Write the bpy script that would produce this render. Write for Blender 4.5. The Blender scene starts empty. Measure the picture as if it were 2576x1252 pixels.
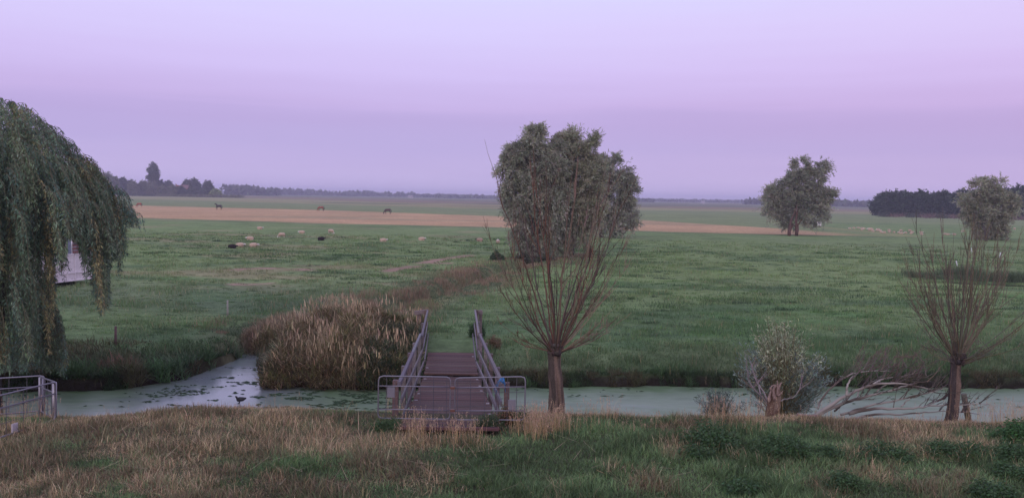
import bpy, math, random
import numpy as np
from mathutils import Matrix, Vector

# ------------------------------------------------------------------ camera
SC = bpy.context.scene
F = 2022.0; CX = 1288.0; CY = 626.0
CAMZ = 6.7
PITCH = math.atan(132.0/F); ROLL = math.radians(1.05)
_r = Vector((1,0,0)); _f = Vector((0,math.cos(PITCH),-math.sin(PITCH))); _u = Vector((0,math.sin(PITCH),math.cos(PITCH)))
_R = _r*math.cos(ROLL)+_u*math.sin(ROLL); _U = _u*math.cos(ROLL)-_r*math.sin(ROLL)
cam = bpy.data.cameras.new("camera"); camo = bpy.data.objects.new("camera", cam)
SC.collection.objects.link(camo); SC.camera = camo
camo.matrix_world = Matrix(((_R.x,_U.x,-_f.x,0),(_R.y,_U.y,-_f.y,0),(_R.z,_U.z,-_f.z,CAMZ),(0,0,0,1)))
cam.sensor_width = 36; cam.lens = 36*F/2576; cam.clip_start = .1; cam.clip_end = 20000

# ------------------------------------------------------------------ sky and light
W = bpy.data.worlds.new("World"); SC.world = W; W.use_nodes = True
nt = W.node_tree; nt.nodes.clear()
def nd(tree, typ, **kw):
    n = tree.nodes.new(typ)
    for k, v in kw.items(): setattr(n, k, v)
    return n
def ramp(tree, stops, interp='LINEAR'):
    n = tree.nodes.new('ShaderNodeValToRGB'); cr = n.color_ramp; cr.interpolation = interp
    while len(cr.elements) > 1: cr.elements.remove(cr.elements[-1])
    cr.elements[0].position = stops[0][0]; cr.elements[0].color = (*stops[0][1], 1)
    for p, c in stops[1:]:
        e = cr.elements.new(p); e.color = (*c, 1)
    return n
SUN_EL = math.radians(9); SUN_AZ = math.radians(205)     # behind the camera, a little to its left
tc = nd(nt, 'ShaderNodeTexCoord'); sep = nd(nt, 'ShaderNodeSeparateXYZ'); nt.links.new(tc.outputs['Generated'], sep.inputs[0])
mp = nd(nt, 'ShaderNodeMapping'); mp.inputs['Scale'].default_value = (1.5, 1.5, 26)
nt.links.new(tc.outputs['Generated'], mp.inputs[0])
nz = nd(nt, 'ShaderNodeTexNoise'); nz.inputs['Scale'].default_value = 2.2; nz.inputs['Detail'].default_value = 4
nt.links.new(mp.outputs[0], nz.inputs['Vector'])
m1 = nd(nt, 'ShaderNodeMath', operation='MULTIPLY_ADD'); m1.inputs[1].default_value = .03; m1.inputs[2].default_value = -.015
nt.links.new(nz.outputs[0], m1.inputs[0])
m2 = nd(nt, 'ShaderNodeMath', operation='ADD'); nt.links.new(sep.outputs['Z'], m2.inputs[0]); nt.links.new(m1.outputs[0], m2.inputs[1])
rp = ramp(nt, [(0.0,(.64,.54,.88)), (.03,(.58,.48,.82)), (.06,(.52,.43,.78)), (.088,(.52,.41,.76)), (.099,(.54,.425,.78)), (.110,(.60,.465,.83)),
               (.150,(.68,.56,.95)), (.20,(.73,.65,1.03)), (.24,(.73,.70,1.06)), (.45,(.80,.80,1.2)), (1.0,(.60,.68,1.15))])
nt.links.new(m2.outputs[0], rp.inputs[0])
# warm afterglow low behind the camera, toward -Y
my = nd(nt, 'ShaderNodeMath', operation='MULTIPLY_ADD'); my.inputs[1].default_value = -.5; my.inputs[2].default_value = .5
nt.links.new(sep.outputs['Y'], my.inputs[0])
mpw = nd(nt, 'ShaderNodeMath', operation='POWER'); mpw.inputs[1].default_value = 3; nt.links.new(my.outputs[0], mpw.inputs[0])
mix = nd(nt, 'ShaderNodeMixRGB', blend_type='ADD'); nt.links.new(rp.outputs[0], mix.inputs[1]); mix.inputs[2].default_value = (.70,.60,.45,1)
nt.links.new(mpw.outputs[0], mix.inputs[0])
# slightly pinker toward +X (right)
mx = nd(nt, 'ShaderNodeMath', operation='MULTIPLY_ADD', use_clamp=True); mx.inputs[1].default_value = 1.6; mx.inputs[2].default_value = .1
nt.links.new(sep.outputs['X'], mx.inputs[0])
mix2 = nd(nt, 'ShaderNodeMixRGB', blend_type='MULTIPLY'); nt.links.new(mix.outputs[0], mix2.inputs[1]); mix2.inputs[2].default_value = (1.02,.95,.95,1)
nt.links.new(mx.outputs[0], mix2.inputs[0])
sky = nd(nt, 'ShaderNodeTexSky', sky_type='NISHITA'); sky.sun_disc = False; sky.sun_elevation = SUN_EL; sky.sun_rotation = SUN_AZ
bg1 = nd(nt, 'ShaderNodeBackground'); bg1.inputs[1].default_value = .97; nt.links.new(mix2.outputs[0], bg1.inputs[0])
bg2 = nd(nt, 'ShaderNodeBackground'); bg2.inputs[1].default_value = .006; nt.links.new(sky.outputs[0], bg2.inputs[0])
ad = nd(nt, 'ShaderNodeAddShader'); nt.links.new(bg1.outputs[0], ad.inputs[0]); nt.links.new(bg2.outputs[0], ad.inputs[1])
wo = nd(nt, 'ShaderNodeOutputWorld'); nt.links.new(ad.outputs[0], wo.inputs[0])

sl = bpy.data.lights.new("sun", 'SUN'); sl.energy = .6; sl.angle = math.radians(25); sl.color = (1,.86,.78)
so = bpy.data.objects.new("sun", sl); SC.collection.objects.link(so)
sd = Vector((math.sin(SUN_AZ)*math.cos(SUN_EL+.2), math.cos(SUN_AZ)*math.cos(SUN_EL+.2), math.sin(SUN_EL+.2)))
so.rotation_euler = sd.to_track_quat('Z', 'Y').to_euler()
SC.view_settings.view_transform = 'Standard'; SC.view_settings.look = 'None'
SC.view_settings.exposure = 0.0; SC.view_settings.gamma = 1
SC.cycles.use_denoising = True; SC.cycles.denoiser = 'OPENIMAGEDENOISE'; SC.cycles.denoising_input_passes = 'RGB_ALBEDO_NORMAL'; SC.cycles.denoising_prefilter = 'ACCURATE'; SC.cycles.use_adaptive_sampling = False; SC.cycles.max_bounces = 6; SC.cycles.diffuse_bounces = 3; SC.cycles.transparent_max_bounces = 8

# ------------------------------------------------------------------ helpers
rng = np.random.default_rng(7); random.seed(7)
COL = SC.collection
def ray(u, v):
    X = (u-CX)/F; Y = -(v-CY)/F
    return _f + _R*X + _U*Y
def at_z(u, v, z):
    d = ray(u, v); t = (z-CAMZ)/d.z; return Vector((d.x*t, d.y*t, z))
def at_y(u, v, y):
    d = ray(u, v); t = y/d.y; return Vector((d.x*t, y, CAMZ+d.z*t))
def ss(a, b, x):
    t = np.clip((x-a)/(b-a), 0, 1); return t*t*(3-2*t)
def _hash(ix, iy, seed):
    h = (ix.astype(np.int64)*374761393 + iy.astype(np.int64)*668265263 + seed*974634777) & 0xffffffff
    h = ((h ^ (h >> 13))*1274126177) & 0xffffffff
    return ((h ^ (h >> 16)) & 0xffffff)/float(0xffffff)
def vn(x, y, seed=0):
    x = np.asarray(x, float); y = np.asarray(y, float)
    ix = np.floor(x); iy = np.floor(y); fx = x-ix; fy = y-iy
    fx = fx*fx*(3-2*fx); fy = fy*fy*(3-2*fy)
    a = _hash(ix, iy, seed); b = _hash(ix+1, iy, seed); c = _hash(ix, iy+1, seed); d = _hash(ix+1, iy+1, seed)
    return (a*(1-fx)+b*fx)*(1-fy)+(c*(1-fx)+d*fx)*fy
def fbm(x, y, seed=0, o=3):
    s = 0; a = .5; t = 0
    for k in range(o):
        s = s+a*vn(np.asarray(x)*2**k+k*17.3, np.asarray(y)*2**k-k*9.1, seed+k); t += a; a *= .5
    return s/t

def tag(o, label=None, cat=None, group=None, kind=None):
    if label: o['label'] = label
    if cat: o['category'] = cat
    if group: o['group'] = group
    if kind: o['kind'] = kind
    return o
def empty(name, loc, label, cat, group=None):
    o = bpy.data.objects.new(name, None); COL.objects.link(o); o.location = loc; o.empty_display_size = .1
    return tag(o, label, cat, group)

def raw_mesh(name, V, T=None, Q=None, C=None, smooth=False, MI=None):
    me = bpy.data.meshes.new(name)
    V = np.asarray(V, np.float32); nT = 0 if T is None else len(T); nQ = 0 if Q is None else len(Q)
    me.vertices.add(len(V)); me.vertices.foreach_set('co', V.ravel())
    me.loops.add(nT*3+nQ*4); me.polygons.add(nT+nQ)
    li = []; 
    if nT: li.append(np.asarray(T, np.int32).ravel())
    if nQ: li.append(np.asarray(Q, np.int32).ravel())
    me.loops.foreach_set('vertex_index', np.concatenate(li))
    st = np.concatenate([np.arange(nT, dtype=np.int32)*3, nT*3+np.arange(nQ, dtype=np.int32)*4])
    me.polygons.foreach_set('loop_start', st)
    try: me.polygons.foreach_set('loop_total', np.concatenate([np.full(nT, 3, np.int32), np.full(nQ, 4, np.int32)]))
    except Exception: pass
    me.polygons.foreach_set('use_smooth', np.full(nT+nQ, smooth, bool))
    if MI is not None: me.polygons.foreach_set('material_index', MI)
    if C is not None:
        a = me.color_attributes.new('Col', 'FLOAT_COLOR', 'POINT')
        c4 = np.ones((len(V), 4), np.float32); c4[:, :3] = C; a.data.foreach_set('color', c4.ravel())
    me.update(calc_edges=True)
    return me
def link(name, me, mat, parent=None):
    o = bpy.data.objects.new(name, me); COL.objects.link(o)
    if mat is not None:
        for m in (mat if isinstance(mat, (list, tuple)) else [mat]): me.materials.append(m)
    if parent is not None: 
        o.parent = parent; o.matrix_parent_inverse = Matrix.Translation(-parent.location) if parent.rotation_euler.z == 0 else (Matrix.Translation(parent.location) @ parent.rotation_euler.to_matrix().to_4x4()).inverted()
    return o
class MB:
    def __init__(s): s.V = []; s.T = []; s.Q = []; s.C = []; s.n = 0
    def add(s, V, T=None, Q=None, c=(1,1,1)):
        V = np.asarray(V, float).reshape(-1, 3)
        if T is not None and len(T): s.T.append(np.asarray(T)+s.n)
        if Q is not None and len(Q): s.Q.append(np.asarray(Q)+s.n)
        c = np.asarray(c, float); s.C.append(np.broadcast_to(c, V.shape).copy()); s.V.append(V); s.n += len(V)
    def box(s, c, size, rot=None, col=(1,1,1), taper=1):
        x, y, z = [q/2 for q in size]
        v = np.array([(a*x*(taper if e > 0 else 1), b*y*(taper if e > 0 else 1), e*z) for e in (-1,1) for a, b in ((-1,-1),(1,-1),(1,1),(-1,1))])
        if rot is not None: v = v @ np.array(rot.to_3x3()).T
        s.add(v+np.array(c), Q=[(0,3,2,1),(4,5,6,7),(0,1,5,4),(1,2,6,5),(2,3,7,6),(3,0,4,7)], c=col)
    def beam(s, a, b, w, h, col=(1,1,1), up=(0,0,1)):
        a = Vector(a); b = Vector(b); d = (b-a); L = d.length; d.normalize(); upv = Vector(up)
        if abs(d.dot(upv)) > .98: upv = Vector((0,1,0))
        sx = d.cross(upv).normalized(); uz = sx.cross(d)
        v = [a+d*t*L+sx*p*w/2+uz*q*h/2 for t in (0,1) for p, q in ((-1,-1),(1,-1),(1,1),(-1,1))]
        s.add([tuple(k) for k in v], Q=[(0,1,2,3),(7,6,5,4),(0,4,5,1),(1,5,6,2),(2,6,7,3),(3,7,4,0)], c=col)
    def tube(s, P, R, n=6, col=(1,1,1), cap=True, ridge=None):
        P = np.asarray([tuple(p) for p in P], float); R = np.broadcast_to(np.asarray(R, float), (len(P),))
        T = np.gradient(P, axis=0); T /= np.linalg.norm(T, axis=1)[:, None]+1e-9
        ref = np.array((0,0,1.)) if abs(T[0,2]) < .9 else np.array((1.,0,0))
        V = []
        for i in range(len(P)):
            a = np.cross(T[i], ref); a /= np.linalg.norm(a)+1e-9; b = np.cross(T[i], a); ref = np.cross(a, T[i]); 
            th = np.arange(n)*2*np.pi/n
            rr = R[i]*(1 if ridge is None else ridge(i/(len(P)-1), th))
            V.append(P[i]+np.outer(np.cos(th)*rr, a)+np.outer(np.sin(th)*rr, b))
        V = np.concatenate(V); Q = []
        for i in range(len(P)-1):
            for k in range(n):
                k2 = (k+1) % n; Q.append((i*n+k, (i+1)*n+k, (i+1)*n+k2, i*n+k2))
        T3 = []
        if cap:
            m = len(V); V = np.vstack([V, P[0], P[-1]])
            for k in range(n):
                k2 = (k+1) % n; T3.append((m, k, k2)); T3.append((m+1, (len(P)-1)*n+k2, (len(P)-1)*n+k))
        if np.ndim(col) == 2 and len(col) == len(P):
            cc = np.repeat(np.asarray(col), n, 0)
            if cap: cc = np.vstack([cc, cc[0], cc[-1]])
            col = cc
        s.add(V, T3, Q, col)
    def build(s, name, mat, parent=None, smooth=False):
        me = raw_mesh(name, np.concatenate(s.V), np.concatenate(s.T) if s.T else None, np.concatenate(s.Q) if s.Q else None, np.concatenate(s.C), smooth)
        return link(name, me, mat, parent)

def blades(mb, P, h, w, bend, col, az=None, tipcol=None):
    n = len(P); P = np.asarray(P, float)
    if n == 0: return
    az = rng.uniform(0, 2*np.pi, n) if az is None else az
    fa = az+np.pi/2+rng.normal(0, .5, n)
    h = np.broadcast_to(h, (n,)); w = np.broadcast_to(w, (n,)); bend = np.broadcast_to(bend, (n,))
    dx = np.cos(az)*bend*h; dy = np.sin(az)*bend*h
    zt = h/np.sqrt(1+bend**2)
    sx = np.cos(fa)*w/2; sy = np.sin(fa)*w/2
    V = np.empty((n, 5, 3))
    V[:,0] = P-np.stack([sx, sy, 0*sx], 1); V[:,1] = P+np.stack([sx, sy, 0*sx], 1)
    mid = P+np.stack([dx*.32, dy*.32, zt*.62], 1)
    V[:,2] = mid-np.stack([sx, sy, 0*sx], 1)*.8; V[:,3] = mid+np.stack([sx, sy, 0*sx], 1)*.8
    V[:,4] = P+np.stack([dx*(1/np.sqrt(1+bend**2)), dy*(1/np.sqrt(1+bend**2)), zt], 1)
    i = np.arange(n)[:, None]*5
    T = np.concatenate([i+np.array([[0,1,3]]), i+np.array([[0,3,2]]), i+np.array([[2,3,4]])])
    C = np.repeat(np.broadcast_to(col, (n,3))[:, None, :], 5, 1).copy()
    if tipcol is not None: C[:, 4] = tipcol; C[:, 2:4] = C[:, 2:4]*.5+np.broadcast_to(tipcol, (n,3))[:, None, :]*.5
    mb.add(V.reshape(-1,3), T, c=C.reshape(-1,3))
def leaves(mb, P, D, L, w, col):
    n = len(P)
    if n == 0: return
    D = D/(np.linalg.norm(D, axis=1)[:, None]+1e-9)
    S = np.cross(D, rng.normal(size=(n,3))); S /= np.linalg.norm(S, axis=1)[:, None]+1e-9
    L = np.broadcast_to(L, (n,))[:, None]; w = np.broadcast_to(w, (n,))[:, None]
    V = np.stack([P, P+D*L*.45+S*w/2, P+D*L, P+D*L*.45-S*w/2], 1)
    Q = np.arange(n)[:, None]*4+np.array([[0,1,2,3]])
    mb.add(V.reshape(-1,3), Q=Q, c=np.repeat(np.broadcast_to(col, (n,3)), 4, 0))
def jit(c, n, a=.18, hue=.06):
    c = np.broadcast_to(np.asarray(c, float), (n,3))
    return np.clip(c*(1+rng.normal(0, a, (n,1)))*(1+rng.normal(0, hue, (n,3))), .004, .9)

# ------------------------------------------------------------------ materials
def new_mat(name):
    m = bpy.data.materials.new(name); m.use_nodes = True; t = m.node_tree; t.nodes.clear()
    return m, t
def mat_attr(name, rough=.75, spec=.15, transl=0, bump=0, bscale=8, noise=.0, metal=0):
    m, t = new_mat(name); out = nd(t, 'ShaderNodeOutputMaterial'); b = nd(t, 'ShaderNodeBsdfPrincipled')
    b.inputs['Roughness'].default_value = rough; b.inputs['Specular IOR Level'].default_value = spec; b.inputs['Metallic'].default_value = metal
    a = nd(t, 'ShaderNodeVertexColor', layer_name='Col'); src = a.outputs[0]
    if noise or bump:
        g = nd(t, 'ShaderNodeNewGeometry')
        n = nd(t, 'ShaderNodeTexNoise'); n.inputs['Scale'].default_value = bscale; n.inputs['Detail'].default_value = 6; n.inputs['Roughness'].default_value = .65
        t.links.new(g.outputs['Position'], n.inputs['Vector'])
        if noise:
            mr = nd(t, 'ShaderNodeMapRange'); mr.inputs[1].default_value = .3; mr.inputs[2].default_value = .7; mr.inputs[3].default_value = 1-noise; mr.inputs[4].default_value = 1+noise
            t.links.new(n.outputs[0], mr.inputs[0]); mm = nd(t, 'ShaderNodeMixRGB', blend_type='MULTIPLY'); mm.inputs[0].default_value = 1
            t.links.new(src, mm.inputs[1]); t.links.new(mr.outputs[0], mm.inputs[2]); src = mm.outputs[0]
        if bump:
            bp = nd(t, 'ShaderNodeBump'); bp.inputs['Strength'].default_value = bump; bp.inputs['Distance'].default_value = .05
            t.links.new(n.outputs[0], bp.inputs['Height']); t.links.new(bp.outputs[0], b.inputs['Normal'])
    t.links.new(src, b.inputs['Base Color'])
    if transl:
        tr = nd(t, 'ShaderNodeBsdfTranslucent'); t.links.new(src, tr.inputs[0]); mx = nd(t, 'ShaderNodeMixShader'); mx.inputs[0].default_value = transl
        t.links.new(b.outputs[0], mx.inputs[1]); t.links.new(tr.outputs[0], mx.inputs[2]); t.links.new(mx.outputs[0], out.inputs[0])
    else: t.links.new(b.outputs[0], out.inputs[0])
    return m
M_LEAF = mat_attr('leaf', .6, .25, .25)
M_GRASS = mat_attr('grass', .75, .15, .2)
M_BARK = mat_attr('bark', .9, .1, 0, .8, 30, .35)
M_TWIG = mat_attr('twig', .8, .15)
M_WOOD = mat_attr('weathered_wood', .8, .2, 0, .5, 18, .3)
M_DECK = mat_attr('deck_board', .75, .25, 0, .5, 40, .25)
M_STEEL = mat_attr('galvanised_steel', .45, .5, 0, .1, 60, .15, .55)
M_PAINT = mat_attr('painted_panel', .5, .4, 0, .05, 6, .12)
M_WOOL = mat_attr('wool', .95, .05, 0, .8, 25, .15)
M_COAT = mat_attr('coat', .55, .3, 0, 0, 4, .15)
M_FAR = mat_attr('far_foliage', .9, .05, 0, 0, .5, .2)
M_BRICK = mat_attr('brick', .85, .2, 0, .2, 3, .15)

# ground
def mat_ground():
    m, t = new_mat('ground'); out = nd(t, 'ShaderNodeOutputMaterial'); b = nd(t, 'ShaderNodeBsdfPrincipled')
    b.inputs['Roughness'].default_value = .95; b.inputs['Specular IOR Level'].default_value = .05
    a = nd(t, 'ShaderNodeVertexColor', layer_name='Col'); g = nd(t, 'ShaderNodeNewGeometry'); src = a.outputs[0]
    hts = []
    for sc, lo, hi, amt, seed in ((.045, .35, .65, .13, 0), (.35, .3, .7, .16, 5), (1.7, .38, .66, .24, 9), (7, .3, .7, .18, 13)):
        mp_ = nd(t, 'ShaderNodeMapping'); mp_.inputs['Location'].default_value = (seed*7.3, seed*3.1, 0); mp_.inputs['Scale'].default_value = (1, 1, .2)
        t.links.new(g.outputs['Position'], mp_.inputs[0])
        n = nd(t, 'ShaderNodeTexNoise'); n.inputs['Scale'].default_value = sc; n.inputs['Detail'].default_value = 5; n.inputs['Roughness'].default_value = .6
        t.links.new(mp_.outputs[0], n.inputs['Vector'])
        mr = nd(t, 'ShaderNodeMapRange'); mr.inputs[1].default_value = lo; mr.inputs[2].default_value = hi; mr.inputs[3].default_value = 1-amt; mr.inputs[4].default_value = 1+amt*.6
        t.links.new(n.outputs[0], mr.inputs[0]); mm = nd(t, 'ShaderNodeMixRGB', blend_type='MULTIPLY'); mm.inputs[0].default_value = 1
        t.links.new(src, mm.inputs[1]); t.links.new(mr.outputs[0], mm.inputs[2]); src = mm.outputs[0]; hts.append(n)
    bp = nd(t, 'ShaderNodeBump'); bp.inputs['Strength'].default_value = .7; bp.inputs['Distance'].default_value = .25
    t.links.new(hts[2].outputs[0], bp.inputs['Height'])
    bp2 = nd(t, 'ShaderNodeBump'); bp2.inputs['Strength'].default_value = .6; bp2.inputs['Distance'].default_value = .06
    t.links.new(hts[3].outputs[0], bp2.inputs['Height']); t.links.new(bp.outputs[0], bp2.inputs['Normal'])
    t.links.new(bp2.outputs[0], b.inputs['Normal']); t.links.new(src, b.inputs['Base Color']); t.links.new(b.outputs[0], out.inputs[0])
    return m

# ------------------------------------------------------------------ terrain
ZW = -.7
def poly_pts(pts, z): return np.array([tuple(at_z(u, v, z))[:2] for u, v in pts])
FE = poly_pts([(-900,986),(-200,984),(0,982),(150,985),(300,978),(450,958),(560,920),(640,890)], ZW)
FE2 = poly_pts([(652,975),(1000,979),(1240,976),(1500,972),(1700,972),(2200,974),(2576,976),(3300,982)], ZW)
FE2[0,0] = max(FE2[0,0], FE[-1,0]+1.2)
EX = np.concatenate([FE[:,0], FE2[:,0]]); EY = np.concatenate([FE[:,1], FE2[:,1]])
def yfar(x): return np.interp(x, EX, EY)+.55*(fbm(np.asarray(x)*.9, 0*np.asarray(x), 3)-.5)+.22*(vn(np.asarray(x)*4.5, 0*np.asarray(x), 6)-.5)
SD = np.vstack([FE[-1]+np.array([.3,-.5]), poly_pts([(760,836),(900,795),(1060,745),(1180,705),(1290,668),(1420,640)], 0)])
RD = poly_pts([(2330,706),(2450,712),(2530,716),(2650,719),(2900,722)], 0)
def dseg(x, y, P):
    d = np.full(np.shape(x), 1e9); tt = np.zeros(np.shape(x))
    for k in range(len(P)-1):
        a, b = P[k], P[k+1]; ab = b-a; t = np.clip(((x-a[0])*ab[0]+(y-a[1])*ab[1])/(ab@ab), 0, 1)
        dd = np.hypot(x-a[0]-t*ab[0], y-a[1]-t*ab[1]); m = dd < d; d = np.where(m, dd, d); tt = np.where(m, k+t, tt)
    return d, tt
YC = 17.6
def H(x, y):
    x = np.asarray(x, float); y = np.asarray(y, float)
    zn = 1.95-.28*ss(-6, -10, x)+.16*(fbm(x*.5, y*.5, 11)-.5)
    bank = zn-.294*np.maximum(0, y-YC)-.1*ss(16, 18, y)
    e = y-yfar(x)
    far = -1.5+.8*ss(-.5, 0, e)+.4*ss(0, .45, e)+.36*ss(.3, 4, e)
    rough = ss(2, 8, e)*.10*(fbm(x*.7, y*.7, 21)-.5)*(1-ss(90, 200, y))
    far = far+rough
    d, _ = dseg(x, y, SD); far = np.where(e > -1, far-.85*(1-ss(.35, 1.5, d)), far)
    d2, _ = dseg(x, y, RD); far = far-1.0*(1-ss(.9, 1.5, d2))
    return np.maximum(np.maximum(bank, -1.5), np.where(e > -2, far, -1.5))

# bands in the fields, as depth y along x (world)
def line(pts, z=0): 
    P = poly_pts(pts, z); o = np.argsort(P[:,0]); return P[o]
def off(L, x, y): return y-np.interp(x, L[:,0], L[:,1])
L_A = line([(-400,530),(350,548),(800,562),(1250,572),(1600,581),(1940,590),(2260,596)])       # near edge of stubble
L_B = line([(-400,498),(350,517),(829,529.5),(1250,544),(1600,553),(1930,558),(2084,575),(2261,594.5)])  # far edge
L_C = line([(-400,486),(350,501),(560,506.5),(1030,520),(1250,526),(1640,529),(2500,545)])   # green above -> tan
L_D = line([(-400,482),(560,496),(1030,510.5),(1250,514),(1640,523),(1980,530),(2500,538)])    # tan -> brown reed strip
L_E = line([(-400,480.5),(560,491),(1030,503),(1640,519),(1980,523.5),(2500,533)])
TRK = poly_pts([(975,684),(1050,668),(1110,654),(1185,644)], 0)
TRK2 = poly_pts([(595,680),(680,676),(760,679)], 0)
TRK3 = poly_pts([(585,719),(665,715)], 0)
PAL = poly_pts([(1060,778),(1170,724),(1290,676)], 0)
TRK4 = poly_pts([(1040,663),(1130,664)], 0)
G_GREEN = np.array((.19,.255,.105)); G_STUB = np.array((.52,.33,.19)); G_TAN = np.array((.31,.28,.15)); G_BROWN = np.array((.22,.16,.12))
def ground_col(x, y):
    x = np.asarray(x, float); y = np.asarray(y, float); n = x.shape
    w = (fbm(x*.05, y*.05, 41)-.5)
    c = np.broadcast_to(G_GREEN, (*n, 3)).copy()
    def mixc(c, col, f): return c*(1-f[..., None])+np.asarray(col)*f[..., None]
    # large patches
    c = mixc(c, (.20,.25,.12), ss(.5, .75, fbm(x*.06, y*.05, 51))*.7)
    c = mixc(c, (.075,.13,.06), ss(.50, .68, fbm(x*.22, y*.3, 52))*.65*(1-ss(70,150,y)*.5))
    c = mixc(c, (.09,.23,.06), ss(.62, .75, fbm(x*.16+9, y*.16, 58))*.5*(1-ss(55,80,y)))
    c = mixc(c, (.30,.25,.15), ss(.58, .72, fbm(x*.12, y*.22, 55))*.6*ss(-1,-9,x)*ss(44,60,y))
    c = mixc(c, (.12,.15,.095), (ss(40,46,y)*(1-ss(52,60,y)))*ss(2,-8,x)*.6)
    # far side of the ditch closer to us is darker and lusher
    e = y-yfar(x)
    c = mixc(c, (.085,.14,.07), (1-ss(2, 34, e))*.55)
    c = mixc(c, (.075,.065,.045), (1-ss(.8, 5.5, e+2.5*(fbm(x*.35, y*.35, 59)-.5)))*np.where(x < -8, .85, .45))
    c = mixc(c, (.022,.018,.014), 1-ss(.25, .6, e))  # bare bank soil, blackened to paint in the shade of the undercut
    # rough strip along side ditch
    d, t = dseg(x, y, SD)
    c = mixc(c, (.17,.16,.095), (1-ss(1.2, 4.5, d+5*w))*.6)
    d, t = dseg(x, y, PAL); c = mixc(c, (.29,.27,.14), (1-ss(.2, 1.7, d+.8*(fbm(x*.7, y*.7, 63)-.5)))*.6)
    for T_, wd in ((TRK,.75),(TRK2,.8),(TRK3,.6),(TRK4,.5)):
        d, _ = dseg(x, y, T_); f = (1-ss(wd*.3, wd*1.6, d+1.3*(fbm(x*.8, y*.8, 61)-.5)))*ss(.3,.55,fbm(x*.5, y*.25, 62)+.15)
        c = mixc(c, (.36,.22,.18), f*.85)
    k = 6*w
    a = off(L_A, x, y); b = off(L_B, x, y)
    st = ss(-1.2, 1.2, a+k*.6)*(1-ss(-3, 3, b+k))
    st = np.where(x > L_B[-1,0]+2, 0, st)*(1-.75*ss(at_z(2050,590,0).x, at_z(2200,594,0).x, x))
    c = mixc(c, (.075,.15,.075), ss(-7, -2, a)*(1-ss(-1, 1, a))*.5)
    c = mixc(c, G_STUB*(1+.25*(fbm(x*.03, y*.12, 71)-.5))[..., None] if False else G_STUB, st*(.82+.18*vn(x*.1, y*.4, 72)))
    c = mixc(c, (.23,.25,.13), ss(2, 14, b+2*k)*.55)
    c = mixc(c, (.27,.25,.15), st*ss(.55,.7,fbm(x*.02+3, y*.08, 73))*.5)
    cc = off(L_C, x, y); c = mixc(c, G_TAN, ss(-4, 6, cc+3*k)*.8)
    dd = off(L_D, x, y); c = mixc(c, G_BROWN, ss(-8, 12, dd+5*k)*.75)
    ee = off(L_E, x, y); c = mixc(c, (.13,.16,.10), ss(-15, 20, ee+8*k)*.75)
    c = mixc(c, (.26,.21,.12), ss(.6,.75,vn(x*.006, y*.02, 77))*ss(-4,6,cc)*.5)
    c = mixc(c, (.07,.11,.07), ss(.72,.85,vn(x*.01, y*.03, 78))*ss(-4,6,cc)*.6)
    # near bank soil under the grass
    nb = 1-ss(24, 25, y)
    c = mixc(c, (.075,.07,.045), nb)
    return c

def grow(a, b, s0, g):
    o = [a]; s = s0
    while o[-1] < b: o.append(o[-1]+s); s *= g
    return o
ys = np.array([-90,-40,-15,0,4]+list(np.arange(8, 48, .25))+grow(48, 7500, .3, 1.02))
xp = np.array(list(np.arange(0, 30, .3))+grow(30, 6500, .32, 1.022)); xs = np.concatenate([-xp[:0:-1], xp])
XX, YY = np.meshgrid(xs, ys); ZZ = H(XX, YY)
nx, ny = len(xs), len(ys)
idx = np.arange(nx*ny).reshape(ny, nx)
Q = np.stack([idx[:-1,:-1], idx[:-1,1:], idx[1:,1:], idx[1:,:-1]], -1).reshape(-1,4)
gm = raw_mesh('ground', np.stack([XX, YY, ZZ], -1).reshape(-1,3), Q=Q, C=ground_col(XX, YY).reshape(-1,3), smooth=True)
tag(link('ground', gm, mat_ground()), kind='structure')

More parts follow.
